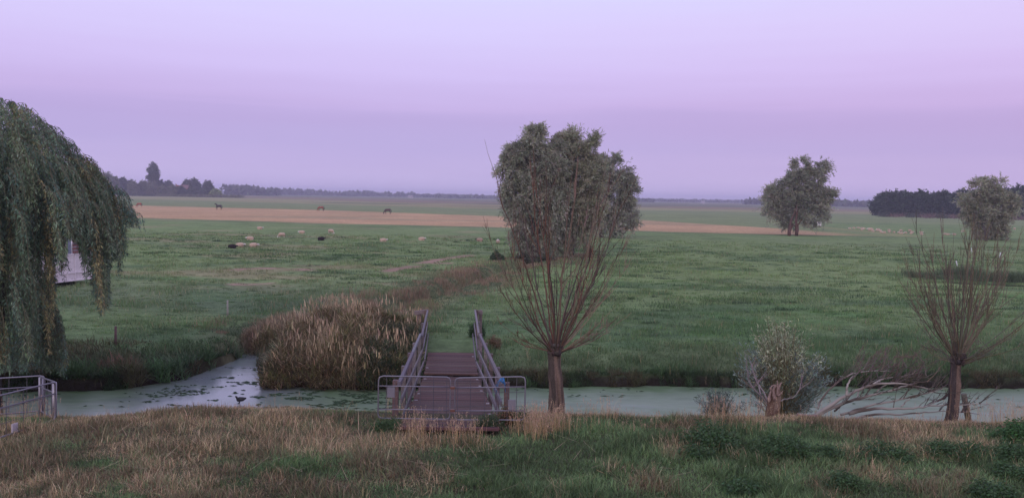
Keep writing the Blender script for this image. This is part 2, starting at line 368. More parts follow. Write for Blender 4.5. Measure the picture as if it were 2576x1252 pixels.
# water
def mat_water():
    m, t = new_mat('ditch_water'); out = nd(t, 'ShaderNodeOutputMaterial'); b = nd(t, 'ShaderNodeBsdfPrincipled'); c = nd(t, 'ShaderNodeBsdfPrincipled')
    g = nd(t, 'ShaderNodeNewGeometry'); sp = nd(t, 'ShaderNodeSeparateXYZ'); t.links.new(g.outputs['Position'], sp.inputs[0])
    b.inputs['Roughness'].default_value = .38; b.inputs['Specular IOR Level'].default_value = .5
    n = nd(t, 'ShaderNodeTexNoise'); n.inputs['Scale'].default_value = 1.1; n.inputs['Detail'].default_value = 7
    mpp = nd(t, 'ShaderNodeMapping'); mpp.inputs['Scale'].default_value = (.6,1.6,1); t.links.new(g.outputs['Position'], mpp.inputs[0]); t.links.new(mpp.outputs[0], n.inputs['Vector'])
    r = ramp(t, [(.36,(.09,.135,.07)), (.50,(.125,.175,.10)), (.64,(.075,.13,.05))]); t.links.new(n.outputs[0], r.inputs[0]); t.links.new(r.outputs[0], b.inputs['Base Color'])
    # open water of the bay: smoother, sky reflection brightened by a pale base colour
    c.inputs['Base Color'].default_value = (.17,.19,.20,1); c.inputs['Roughness'].default_value = .16; c.inputs['Specular IOR Level'].default_value = 1.0
    n2 = nd(t, 'ShaderNodeTexNoise'); n2.inputs['Scale'].default_value = .8; n2.inputs['Detail'].default_value = 5; t.links.new(mpp.outputs[0], n2.inputs['Vector'])
    dx = nd(t, 'ShaderNodeMath', operation='SUBTRACT'); t.links.new(sp.outputs['X'], dx.inputs[0]); dx.inputs[1].default_value = -10.6
    dxx = nd(t, 'ShaderNodeMath', operation='ABSOLUTE'); t.links.new(dx.outputs[0], dxx.inputs[0])
    mr = nd(t, 'ShaderNodeMapRange'); mr.inputs[1].default_value = 4.4; mr.inputs[2].default_value = 1.3; mr.inputs[3].default_value = 0; mr.inputs[4].default_value = 1.0
    t.links.new(dxx.outputs[0], mr.inputs[0])
    md = nd(t, 'ShaderNodeMath', operation='MULTIPLY_ADD'); t.links.new(n2.outputs[0], md.inputs[0]); md.inputs[1].default_value = 1.4; md.inputs[2].default_value = -.75
    ms = nd(t, 'ShaderNodeMath', operation='ADD', use_clamp=True); t.links.new(md.outputs[0], ms.inputs[0]); t.links.new(mr.outputs[0], ms.inputs[1])
    mx = nd(t, 'ShaderNodeMixShader'); t.links.new(ms.outputs[0], mx.inputs[0]); t.links.new(b.outputs[0], mx.inputs[1]); t.links.new(c.outputs[0], mx.inputs[2])
    bp = nd(t, 'ShaderNodeBump'); bp.inputs['Strength'].default_value = .15; bp.inputs['Distance'].default_value = .02
    n3 = nd(t, 'ShaderNodeTexNoise'); n3.inputs['Scale'].default_value = 9; t.links.new(g.outputs['Position'], n3.inputs['Vector'])
    t.links.new(n3.outputs[0], bp.inputs['Height']); t.links.new(bp.outputs[0], c.inputs['Normal']); t.links.new(bp.outputs[0], b.inputs['Normal'])
    t.links.new(mx.outputs[0], out.inputs[0]); return m
wx = np.linspace(-70, 90, 41); wy = np.linspace(24, 96, 19); WX, WY = np.meshgrid(wx, wy)
ii = np.arange(WX.size).reshape(WX.shape)
wm = raw_mesh('ditch_water', np.stack([WX, WY, WX*0+ZW], -1).reshape(-1,3), Q=np.stack([ii[:-1,:-1], ii[:-1,1:], ii[1:,1:], ii[1:,:-1]], -1).reshape(-1,4))
tag(link('ditch_water', wm, mat_water()), kind='structure')

# algae clumps and floating debris on the water
mb = MB()
n = 1500
X = np.concatenate([rng.uniform(-13, -3.5, n), rng.normal(-7.3, 1.8, 900), rng.uniform(-20,-9,500), rng.uniform(-2,24,500)]); Y = np.concatenate([rng.uniform(27.2, 33.5, n), rng.normal(28.4, .55, 900), rng.uniform(27,32,500), rng.uniform(29.0,32,500)])
BP = at_z(598, 1014, ZW); ok = (Y > 27) & (Y < yfar(X)-.15) & (np.hypot(X-BP.x, (Y-BP.y)*.8) > .75); keep = fbm(X*1.2, Y*2.6, 90) > .56; X, Y = X[ok & keep], Y[ok & keep]
for x, y in zip(X, Y):
    k = 7; a = np.sort(rng.uniform(0, 2*np.pi, k)); r = rng.uniform(.03, .12)*rng.uniform(.5, 1, k)
    v = np.stack([x+np.cos(a)*r*1.6, y+np.sin(a)*r*.6, np.full(k, ZW+.004)], 1); v = np.vstack([v, (x, y, ZW+.03)])
    mb.add(v, [(k, i, (i+1) % k) for i in range(k)], c=jit((.035,.06,.03), 1)[0])
tag(mb.build('floating_weed', M_GRASS), kind='stuff', label='dark floating weed clumps on the duckweed water', cat='water weed')

# ------------------------------------------------------------------ footbridge
def Z4(x, y): return ((x/2.2757+1350)/1.4907, (y/2.2757+1100)/1.4907)
def bridge():
    c0 = at_y(1135, 1050, 17.2)
    root = empty('footbridge', (c0.x, 17.2, 2.0), 'long wooden footbridge with grey rails and purple brown deck over the ditch', 'footbridge')
    def cx(y): return (1135.5-1288)/F*y+.018*0+ (-.018*(0))*y
    # deck centre from picture centre line
    pa = at_y(1134, 1050, 17.2); pb = at_y(1136, 860, 36.8)
    def cl(y): t = (y-17.2)/19.6; return pa.x+(pb.x-pa.x)*t
    zA = at_y(1135, 1050, 17.2).z; zB = at_y(1135, 946, 29.1).z; zC = at_y(1136, 860, 36.8).z
    def dz(y):
        return zA+(y-17.2)/(29.1-17.2)*(zB-zA) if y <= 29.1 else zB+.10+(y-29.1)/(36.8-29.1)*(zC-zB-.10)
    for (y0, y1) in ((15.7, 29.05), (29.12, 36.8)):
        mb = MB(); y = y0
        while y < y1-.1:
            w = .19; a, b = y, min(y+w, y1); ym = (a+b)/2; za, zb = dz(a+.001), dz(b-.001)
            v = jit((.095,.054,.050), 1, .2, .06)[0]*(1 if random.random() > .08 else .55); hw = .98+random.uniform(-.015,.03); dzr = random.uniform(-.006,.006)
            mb.beam((cl(ym), a, za-.03+dzr), (cl(ym), b-.016, zb-.03+dzr), 2*hw, .055, v)
            y += w
        mb.build('deck', M_DECK, root)
    mb = MB()
    for sx in (-.8, 0, .8):
        mb.beam((cl(16)+sx, 16, dz(16)-.2), (cl(29)+sx, 29, dz(29)-.2), .12, .26, (.07,.055,.05)); mb.beam((cl(29)+sx, 29.1, dz(29.2)-.22), (cl(36.6)+sx, 36.7, dz(36.7)-.2), .12, .26, (.07,.055,.05))
    mb.build('joists', M_WOOD, root)
    for y in (27.2, 29.1, 31.0):
        mb = MB()
        for sx in (-.85, .85): mb.tube([(cl(y)+sx, y, -1.7), (cl(y)+sx, y, dz(y)-.2)], .12, 8, (.06,.05,.045))
        mb.beam((cl(y)-1.1, y, dz(y)-.4), (cl(y)+1.1, y, dz(y)-.4), .18, .16, (.07,.055,.05))
        mb.build('pier', M_WOOD, root)
    # white fittings at the deck edges
    for y in np.arange(16.8, 36, 1.35):
        for s in (-1, 1):
            if random.random() < .3: continue
            mb = MB(); mb.box((cl(y)+s*.9, y+random.uniform(-.3,.3), dz(y)+.012), (.08, .06, .022), None, (.26,.24,.26))
            mb.build('edge_fitting', M_PAINT, root)
    rails = {-1: [[(335,770),(516,352),(527,372),(577,150)], [(350,915),(535,480),(540,470),(577,256)], [(366,1052),(545,585),(552,570),(584,350)]],
              1: [[(1222,790),(1020,350),(1012,345),(983,150)], [(1207,940),(1008,490),(1000,478),(974,262)], [(1178,1010),(990,585),(986,575),(962,350)]]}
    yy = [17.0, 29.9, 29.6, 36.8]; top = {}
    for s in (-1, 1):
        for r, pts in enumerate(rails[s]):
            P = [at_y(*Z4(*p), y) for p, y in zip(pts, yy)]
            if r == 0: top[s] = P
            for a, b in ((0, 1), (2, 3)):
                A, B = P[a], P[b]; d = (B-A).normalized()
                # slight wobble: two boards per span
                mbr = MB(); mid = (A+B)/2+Vector((0,0,random.uniform(-.02,.02)))
                cl_ = jit((.155,.135,.15), 1, .2, .03)[0]
                w, h = (.075, .10) if r == 0 else (.04, .11)
                mbr.beam(A, mid, w, h, cl_); mbr.beam(mid+Vector((0,0,.004)), B+d*.1, w, h, jit((.155,.135,.15), 1, .2, .03)[0])
                mbr.build('top_rail' if r == 0 else 'side_rail', M_WOOD, root)
    def railz(s, y):
        P = top[s]; A, B = (P[0], P[1]) if y < 29.7 else (P[2], P[3]); t = (y-A.y)/(B.y-A.y); return A+(B-A)*t
    for s in (-1, 1):
        for k, y in enumerate((17.12, 20.3, 23.5, 26.7, 29.75, 33.2, 36.7)):
            p = railz(s, y); mbp = MB(); b = Vector((p.x+s*.09, y, dz(y)-.5))
            mbp.beam(b, (p.x+s*.085, y+.02, p.z+(.06 if k in (0, 6) else -.02)), .12, .16 if k else .14, jit((.12,.085,.08) if k in (0, 6) else (.14,.12,.125), 1, .1)[0], up=(0,1,0))
            mbp.build('post', M_WOOD, root)
    # heavy head piece by the far left end
    p = top[-1][3]; mbp = MB()
    mbp.beam((p.x-.62, 36.95, p.z-.12), (p.x-.02, 36.95, p.z-.03), .14, .17, (.19,.15,.15)); mbp.beam((p.x-.42, 37.05, -.2), (p.x-.42, 37.05, p.z-.1), .2, .18, (.17,.13,.13), up=(0,1,0))
    mbp.build('end_beam', M_WOOD, root)
    p = top[1][3]; mbp = MB()
    mbp.beam((p.x+.02, 36.95, p.z-.1), (p.x+.34, 36.95, p.z-.08), .12, .14, (.19,.15,.15)); mbp.beam((p.x+.24, 37.05, -.2), (p.x+.24, 37.05, p.z+.02), .14, .14, (.17,.13,.13), up=(0,1,0))
    mbp.build('end_beam', M_WOOD, root)
    return top
TOP = bridge()

# ------------------------------------------------------------------ tube gates
ST = (.17,.16,.19)
def rounded(a, b, c, d, r=.09):   # corners tl, tr, br, bl
    P = []; cs = [Vector(a), Vector(b), Vector(c), Vector(d)]
    for i in range(4):
        p = cs[i]; pr = (cs[i-1]-p).normalized()*r; nx_ = (cs[(i+1) % 4]-p).normalized()*r
        for t in (0, .5, 1): P.append((p+pr)*(1-t)**2+p*2*t*(1-t)+(p+nx_)*t*t)
    P.append(P[0].copy()); P.append(P[1].copy()); return P
def gate(name, label, tl, tr, br, bl, rails, nv, group, plate=None, wires=2, tr_=.015, rcol=ST, vx=None, plc=(.15,.14,.17)):
    tl, tr, br, bl = map(Vector, (tl, tr, br, bl))
    def q(s, t): return (tl*(1-s)+tr*s)*(1-t)+(bl*(1-s)+br*s)*t
    root = empty(name, tuple((bl+br)/2), label, 'gate', group)
    m = MB(); m.tube(rounded(tl, tr, br, bl), tr_, 8, rcol, cap=False); m.build('frame', M_STEEL, root, True)
    for r in rails:
        m = MB(); m.tube([q(0, r), q(1, r)], tr_*.9, 8, rcol); m.build('rail', M_STEEL, root, True)
    m = MB()
    for s in (vx if vx is not None else [k/(nv+1) for k in range(1, nv+1)]): m.tube([q(s, .005), q(s, .995)], .0065, 5, (.07,.065,.08))
    for k in range(wires): m.tube([q(.01, (k+1)/(wires+1)+.02), q(.99, (k+1)/(wires+1)+.02)], .005, 5, (.07,.065,.08))
    m.build('mesh_wires', M_PAINT, root)
    if plate:
        s0, t0, s1, t1 = plate; m = MB(); nrm = (tr-tl).cross(bl-tl).normalized()*.012
        v = [q(s0,t0), q(s1,t0), q(s1,t1), q(s0,t1)]; v = [p-nrm*(-1) for p in v]+[p-nrm for p in v]
        m.add([tuple(p) for p in v], Q=[(0,1,2,3),(7,6,5,4),(0,4,5,1),(1,5,6,2),(2,6,7,3),(3,7,4,0)], c=plc); m.build('plate', M_PAINT, root)
    return root
def g4(x, y, d): return at_y(*Z4(x, y), d)
gate('field_gate', 'left galvanised mesh gate before the bridge with a plate near its upper left corner', g4(160,703,16.3), g4(772,712,16.5), g4(768,1072,16.5), g4(152,1062,16.3), (.235,.785), 5,
     'galvanised gates closing the footbridge', (.12,.26,.225,.50), 2, vx=(.11,.225,.405,.58,.765,.95))
gate('field_gate', 'right galvanised mesh gate before the bridge with a plate low at its right end', g4(812,720,16.5), g4(1412,708,16.3), g4(1404,1078,16.3), g4(806,1076,16.5), (.235,.785), 5,
     'galvanised gates closing the footbridge', (.765,.53,.87,.76), 2, vx=(.04,.225,.43,.60,.75,.88))
# rusty hinges
for (x, y) in ((790, 803), (790, 997)):
    m = MB(); m.box(tuple(g4(x, y, 16.49)), (.10, .05, .045), None, (.16,.07,.05)); tag(m.build('gate_clamp', M_STEEL), 'small rusty clamp joining the two bridge gates, %s one' % ('upper' if y < 900 else 'lower'), 'clamp', 'rusty gate clamps')
# blue rope
m = MB(); p0 = g4(1216, 722, 16.9)
for k in range(5):
    a = np.linspace(0, 2*np.pi, 14); r = .035+.008*k
    m.tube([(p0.x+r*math.cos(t+k), 16.93+.02*k+.05*math.sin(t), p0.z-.03-.02*k+r*.9*math.sin(t+k*.7)) for t in a], .007, 5, (.025,.15,.36))
for dx, dzz in ((-.14,-.34),(-.17,-.26),(.06,-.2),(.07,-.3)): m.tube([p0, p0+Vector((dx*.6,0,dzz*.3)), p0+Vector((dx,0,dzz))], .007, 5, (.025,.15,.36))
tag(m.build('rope', M_PAINT, None, True), 'bright blue rope knotted round the near right bridge post', 'rope')

# pen at the left
def gp(u, v, y): return at_y(u, v, y)
def panel(name, label, A, B, rails, plate=None, nv=6):
    (ua, va, vab, ya), (ub, vb, vbb, yb) = A, B
    return gate(name, label, gp(ua, va, ya), gp(ub, vb, yb), gp(ub, vbb, yb), gp(ua, vab, ya), rails, nv, 'galvanised gates of the pen beside the weeping willow', plate, 2, .019, plc=(.42,.38,.42))
panel('pen_gate', 'nearest pen gate on the left, running toward the viewer, with a pale plate low down', (-260,1058,1185,13.0), (139,960,1054,17.5), (.31,), (.665,.77,.705,1.0), 7)
panel('pen_gate', 'short end gate of the pen joining the near and far pen gates', (103,948,1034,19.2), (139,960.5,1053,17.55), (.30,), None, 3)
panel('pen_gate', 'far pen gate on the left with its back to the ditch', (-260,966,1062,18.4), (112,944,1032,19.4), (.30,), None, 7)
for (u, v0, v1, y, w, lab) in ((137,961,1062,17.6,.05,'grey post at the near corner of the pen'), (103,948,1038,19.25,.055,'grey post at the far corner of the pen')):
    m = MB(); a = gp(u, v0, y); b = gp(u, v1+12, y); m.tube([b, a], w, 8, (.27,.25,.28)); tag(m.build('pen_post', M_STEEL, None, True), lab, 'post', 'corner posts of the pen')

# ------------------------------------------------------------------ trees
def rndunit(n):
    v = rng.normal(size=(n,3)); return v/np.linalg.norm(v, axis=1)[:, None]
def crown(mb, lobes, ncl, lpc, L, w, spread, cols, droop=.2, seed=0, shell=.45, rough=.28, up=.3, clen=1.0):
    lob = np.array(lobes, float); wt = (lob[:,3]*lob[:,4]*lob[:,5])**(2/3.); wt /= wt.sum()
    k = rng.choice(len(lob), ncl, p=wt); d = rndunit(ncl)
    r = rng.uniform(0, 1, ncl)**shell*(1+rough*(rng.normal(size=ncl))*.6)
    th = np.arctan2(d[:,1], d[:,0]); r *= 1+rough*1.2*(vn(th*1.7+k*5, d[:,2]*3+9, seed)-.5)
    c = lob[k,:3]+d*lob[k,3:6]*r[:, None]
    ax = d*np.array([1,1,.6])+np.array([0,0,up])+rng.normal(0, .35, (ncl,3)); ax /= np.linalg.norm(ax, axis=1)[:, None]
    col = np.asarray(cols[0])+(np.asarray(cols[1])-np.asarray(cols[0]))*rng.uniform(0, 1, (ncl,1))
    N = ncl*lpc; ci = np.repeat(np.arange(ncl), lpc); t = rng.uniform(0, 1, N)
    P = c[ci]+ax[ci]*(t*clen)[:, None]+rng.normal(0, spread, (N,3)); P[:,2] -= droop*t*t*clen
    D = ax[ci]*.6+rng.normal(0, .6, (N,3)); D[:,2] -= droop*1.2
    leaves(mb, P, D, L*rng.uniform(.7, 1.3, N), w*rng.uniform(.7, 1.3, N), jit(col[ci], N, .15))
    return c
def crown2(mb, lobes, npuff, ksp, lsp, pr, L, w, cols, droop=.25, seed=0, up=.35, shell=.4):
    lob = np.array(lobes, float); wt = (lob[:,3]*lob[:,5])**.9; wt /= wt.sum()
    k = rng.choice(len(lob), npuff, p=wt); d = rndunit(npuff); r = rng.uniform(0, 1, npuff)**shell*rng.uniform(.8, 1.12, npuff)
    c = lob[k,:3]+d*lob[k,3:6]*r[:, None]; c[:,2] = np.maximum(c[:,2], pr*.8)
    colp = np.asarray(cols[0])+(np.asarray(cols[1])-np.asarray(cols[0]))*rng.uniform(0, 1, (npuff,1))
    pR = pr*rng.uniform(.6, 1.25, npuff)
    # sprays fan out of each puff
    S = npuff*ksp; pi = np.repeat(np.arange(npuff), ksp); sd_ = d[pi]*.75+rng.normal(0, .62, (S,3))+np.array([0,0,up]); sd_ /= np.linalg.norm(sd_, axis=1)[:, None]
    sl_ = pR[pi]*rng.uniform(.7, 1.3, S)*(1+.45*(rng.random(S) < .12)); cs_ = jit(colp[pi], S, .10, .04)
    N = S*lsp; si = np.repeat(np.arange(S), lsp); t = rng.uniform(.12, 1, N)**.8
    P = c[pi][si]+sd_[si]*(sl_[si]*t)[:, None]+rng.normal(0, pr*.07, (N,3)); P[:,2] -= droop*(t**2)*sl_[si]
    D = sd_[si]+rng.normal(0, .55, (N,3)); D[:,2] -= droop*t*1.5
    leaves(mb, P, D, L*rng.uniform(.7, 1.3, N), w*rng.uniform(.7, 1.3, N), jit(cs_[si], N, .14))
    return c
def limbs(mb, base, targets, r0, col, fork=.3, wig=.1, n=9, frac=.6):
    base = np.array(base)
    for tg in targets:
        tg = np.array(tg); t = np.linspace(0, 1, n)[:, None]; d = tg-base
        mid = base+np.array([0,0,1])*np.linalg.norm(d)*.4
        P = base*(1-t)**2+mid*2*t*(1-t)+tg*t*t; P[1:-1] += rng.normal(0, wig, (n-2,3)); P = P[:max(3, int(n*frac))]; t = t[:len(P)]
        mb.tube(P, r0*(1-.95*t[:,0]/max(t[-1,0], .1)*.9), 7, col)
def tree(name, base, lobes, label, cat, cols, trunk_r=.3, stems=5, ncl=900, lpc=40, L=.35, w=.09, spread=.35, droop=.3, group=None, clen=1.2, puff=None, up=.3, shell=.5, rough=.28, barkc=(.055,.046,.042), bases=None, mat=None, matT=None):
    root = empty(name, base, label, cat, group)
    mb = MB(); cs = crown2(mb, lobes, puff[0], puff[1], puff[2], puff[3], L, w, cols, droop, len(name), up, shell) if puff else crown(mb, lobes, ncl, lpc, L, w, spread, cols, droop, len(name), shell, rough, up, clen)
    tm = MB(); bs = bases or [base]
    for b in bs:
        limbs(tm, b, [cs[i] for i in rng.choice(len(cs), stems)], trunk_r, barkc)
    tm.build('trunk', matT or M_BARK, root, True); mb.build('crown', mat or M_LEAF, root)
    return root
def lobes_px(items, base_y, depth_ratio=.8, shrink=1.0):
    out = []; uc = sum(i[0] for i in items)/len(items); items = [(uc+(i[0]-uc)*shrink, i[1], i[2]*shrink, i[3]) for i in items]
    for (u, v, ru, rv) in items:
        s = base_y/F; p = at_y(u, v, base_y); out.append((p.x, p.y+random.uniform(-.15,.15)*ru*s, p.z, ru*s, ru*s*depth_ratio, rv*s))
    return out
rng = np.random.default_rng(3); random.seed(5)
WC = [(.205,.215,.16),(.37,.37,.285)]
WO = [(.205,.21,.145),(.365,.36,.26)]
yb = at_z(1350, 652, 0).y
tree('willow_tree', tuple(at_z(1345, 654, 0)), lobes_px([(1345,395,62,42),(1355,340,22,26),(1340,368,32,28),(1300,405,42,48),(1305,495,48,58),(1355,470,55,70),(1328,585,38,40),(1365,560,44,56),(1294,535,18,26),(1290,378,20,20),(1268,420,14,22),(1274,468,14,26),(1315,615,28,26),(1390,410,34,50),(1392,490,34,60)], yb, shrink=.93),
     'tall grey green willow left in the middle group, with the highest crown', 'tree', WC, .32, 9, L=.38, w=.07, droop=.5, puff=(310, 24, 16, 1.05), group='willows in the middle of the meadow')
tree('willow_tree', tuple(at_z(1440, 648, 0)+Vector((0,1.5,0))), lobes_px([(1420,370,38,36),(1455,368,32,32),(1487,372,18,20),(1450,440,52,64),(1420,520,54,66),(1470,500,36,62),(1445,575,32,42),(1400,440,38,55),(1415,615,28,24),(1475,560,22,30),(1495,440,24,40),(1490,510,26,44)], yb+2, shrink=.97),
     'olive green willow on the right side of the tall middle group', 'tree', WO, .3, 9, L=.38, w=.07, droop=.05, puff=(260, 24, 16, 1.0), group='willows in the middle of the meadow', up=.7)
yb2 = at_z(1510, 598, 0).y
tree('willow_tree', tuple(at_z(1512, 598, 0)), lobes_px([(1550,422,24,26),(1512,418,28,26),(1580,445,17,26),(1550,480,42,46),(1500,490,46,54),(1535,548,42,36),(1577,520,20,34),(1590,475,12,16),(1572,565,20,16),(1590,545,10,12)], yb2, shrink=.94),
     'smaller willow standing farther back to the right of the middle group', 'tree', WC, .35, 7, L=.42, w=.11, droop=.25, puff=(170, 24, 15, 1.3), group='willows in the middle of the meadow')
yb3 = at_z(2000, 592, 0).y
tree('willow_tree', tuple(at_z(1988, 593, 0)), lobes_px([(2010,428,16,22),(2012,460,24,28),(1972,455,16,28),(1965,490,28,32),(1940,478,10,18),(1938,510,10,16),(2040,455,16,26),(2068,425,11,18),(2060,455,14,20),(2010,505,42,34),(2062,495,22,24),(2080,490,12,12),(1962,530,26,24),(2000,545,40,20),(2045,540,30,24),(1950,555,16,14),(2065,520,18,20)], yb3),
     'lone round willow on two leaning trunks by the stubble field', 'tree', WC, .30, 4, L=.45, w=.13, droop=.15, puff=(165, 24, 18, 1.5),  group='lone field willows', bases=[tuple(at_z(1985, 594, 0)), tuple(at_z(2003, 594, 0))], barkc=(.10,.06,.05))
yb4 = at_z(2485, 604, 0).y
tree('willow_tree', tuple(at_z(2480, 607, 0)), lobes_px([(2465,470,20,20),(2505,472,18,22),(2485,505,38,35),(2530,508,22,14),(2438,515,16,18),(2455,540,24,30),(2500,545,32,32),(2465,575,22,22),(2505,575,20,18),(2550,500,8,8),(2425,500,6,6)], yb4),
     'bushy many stemmed willow near the right edge, behind bare pollard shoots', 'tree', WO, .22, 5, L=.45, w=.13, droop=.2, puff=(130, 24, 18, 1.5),  group='lone field willows', barkc=(.07,.055,.05))

# pollards
def shoot(mb, p, az, th0, L, r, n=12, curl=.4, col=(.16,.10,.09), twigs=4, wig=.12, rec=0):
    P = [np.array(p, float)]; th = th0; a = az; st = L/n
    for i in range(n):
        th = th0*(1-curl*(i/n))+rng.normal(0, wig*.5); a += rng.normal(0, wig*.6)
        P.append(P[-1]+st*np.array([math.sin(th)*math.cos(a), math.sin(th)*math.sin(a), math.cos(th)]))
    P = np.array(P); t = np.linspace(0, 1, n+1)
    mb.tube(P, (r*(1-t)**1.1)*(1+.5*np.exp(-t*18))+.0028, 5, jit(col, 1, .18, .08)[0], cap=False)
    if rec < 2:
        for k in range(twigs):
            i = int(rng.integers(int(n*.25), n-1)); 
            shoot(mb, P[i], a+rng.uniform(-1.4, 1.4), abs(th0*(1-curl*i/n)+rng.uniform(-.5, .5)), L*rng.uniform(.14, .36)*(1-.3*i/n), max(.004, r*(1-i/n)*.5), 6, .2, col, 2 if rec == 0 else 0, wig, rec+1)
def pollard(name, label, base, head, r_top, r_bot, shoots, seed, cols, trunk_col, group):
    global rng
    rng_s = rng; rng = np.random.default_rng(seed)
    base = Vector(base); head = Vector(head); root = empty(name, tuple(base), label, 'tree', group)
    n = 30; t = np.linspace(0, 1, n); b0 = base-Vector((0,0,.35))
    P = np.array([tuple(b0+(head-b0)*k) for k in t]); P[:,0] += .03*np.sin(t*5); 
    R = r_bot+(r_top-r_bot)*t**1.3+.05*np.exp(-(t/.1)**2)+.045*np.exp(-((t-1)/.09)**2)+.02*np.exp(-((t-.62)/.05)**2)
    ph = rng.uniform(0, 6.28, 6)
    def ridge(s, th):
        tw = th+.5*s
        v = 1+.12*np.sin(4*tw+ph[0]+.8*math.sin(3*s))-.16*np.abs(np.sin(4.5*tw+ph[1]+1.0*math.sin(4*s)))**6+.10*np.sin(11*tw+ph[2]+1.5*s)
        return v+.05*(vn(th*3+3, np.full_like(th, s*14), 5)-.5)
    m = MB(); ns = 44; m.tube(P, R, ns, trunk_col, cap=True, ridge=ridge)
    V = m.V[0]; cc = m.C[0]
    # bare wood and bark in long vertical streaks
    ang = np.tile(np.arange(ns)*2*np.pi/ns, n); sv = np.repeat(t, ns)
    f = ss(.45, .62, vn(ang*3.1+ph[3], sv*2.2, 8)); cc[:ns*n] = cc[:ns*n]*(1-f[:, None])+np.array((.19,.135,.11))*f[:, None]
    m.build('trunk', M_BARK, root, True)
    m = MB()   # swollen head of old cuts
    for k in range(34):
        a = rng.uniform(0, 6.28); q = np.array(head)+np.array([math.cos(a)*r_top*.85, math.sin(a)*r_top*.85, rng.uniform(-.18, .08)])
        m.tube([q, q+np.array([math.cos(a)*.08, math.sin(a)*.08, rng.uniform(.02,.1)])], [rng.uniform(.05,.085),.03], 7, jit(trunk_col, 1, .2)[0])
    m.build('head_knobs', M_BARK, root, True)
    m = MB()
    for (a, th, L, r, curl, tw) in shoots(rng):
        q = np.array(head)+np.array([math.cos(a)*r_top*.7*min(1, th*2), math.sin(a)*r_top*.7*min(1, th*2), rng.uniform(-.08, .05)-.12*min(1, th)])
        shoot(m, q, a, th, L, r, 16, curl, cols[int(rng.integers(len(cols)))], tw+2, .15)
    m.build('shoots', M_TWIG, root, True)
    rng = rng_s
def sh_center(r):
    o = []
    for k in range(13): o.append(((0 if r.random() < .5 else 3.14)+r.normal(0, .9), r.uniform(.05, .42), r.uniform(4.0, 5.5), r.uniform(.013, .023), r.uniform(.0, .3), 6))
    for k in range(17): o.append(((0 if r.random() < .5 else 3.14)+r.normal(0, .7), r.uniform(.42, .92), r.uniform(2.7, 3.8), r.uniform(.011, .019), r.uniform(.35, .6), 6))
    for k in range(16): o.append(((0 if r.random() < .5 else 3.14)+r.normal(0, .9), r.uniform(.75, 1.5), r.uniform(1.0, 2.0), r.uniform(.008, .013), .35, 4))
    return o
def sh_right(r):
    o = []
    for k in range(17): o.append(((0 if r.random() < .5 else 3.14)+r.normal(0, .9), r.uniform(.03, .42), r.uniform(2.8, 3.7), r.uniform(.010, .016), r.uniform(.1, .35), 5))
    for k in range(28): o.append(((0 if r.random() < .6 else 3.14)+r.normal(0, .7), r.uniform(.4, .95), r.uniform(2.2, 3.4), r.uniform(.008, .013), r.uniform(.3, .6), 5))
    for k in range(16): o.append(((0 if r.random() < .65 else 3.14)+r.normal(0, .9), r.uniform(.8, 1.5), r.uniform(.8, 2.0), r.uniform(.007, .011), .35, 4))
    return o
pollard('pollard_willow', 'pollarded willow with bare red brown shoots, right of the footbridge', at_y(1396, 1040, 19.6), at_y(1398, 872, 19.5), .13, .195, sh_center, 12,
        [(.15,.075,.055),(.11,.07,.055),(.085,.065,.055),(.20,.14,.11)], (.085,.068,.06), 'pollarded willows on the near bank')
pollard('pollard_willow', 'leaning pollarded willow with grey olive shoots near the right edge', at_y(2390, 1046, 19.6), at_y(2411, 897, 19.5), .10, .125, sh_right, 33,
        [(.13,.11,.07),(.11,.095,.075),(.15,.12,.09)], (.07,.056,.056), 'pollarded willows on the near bank')

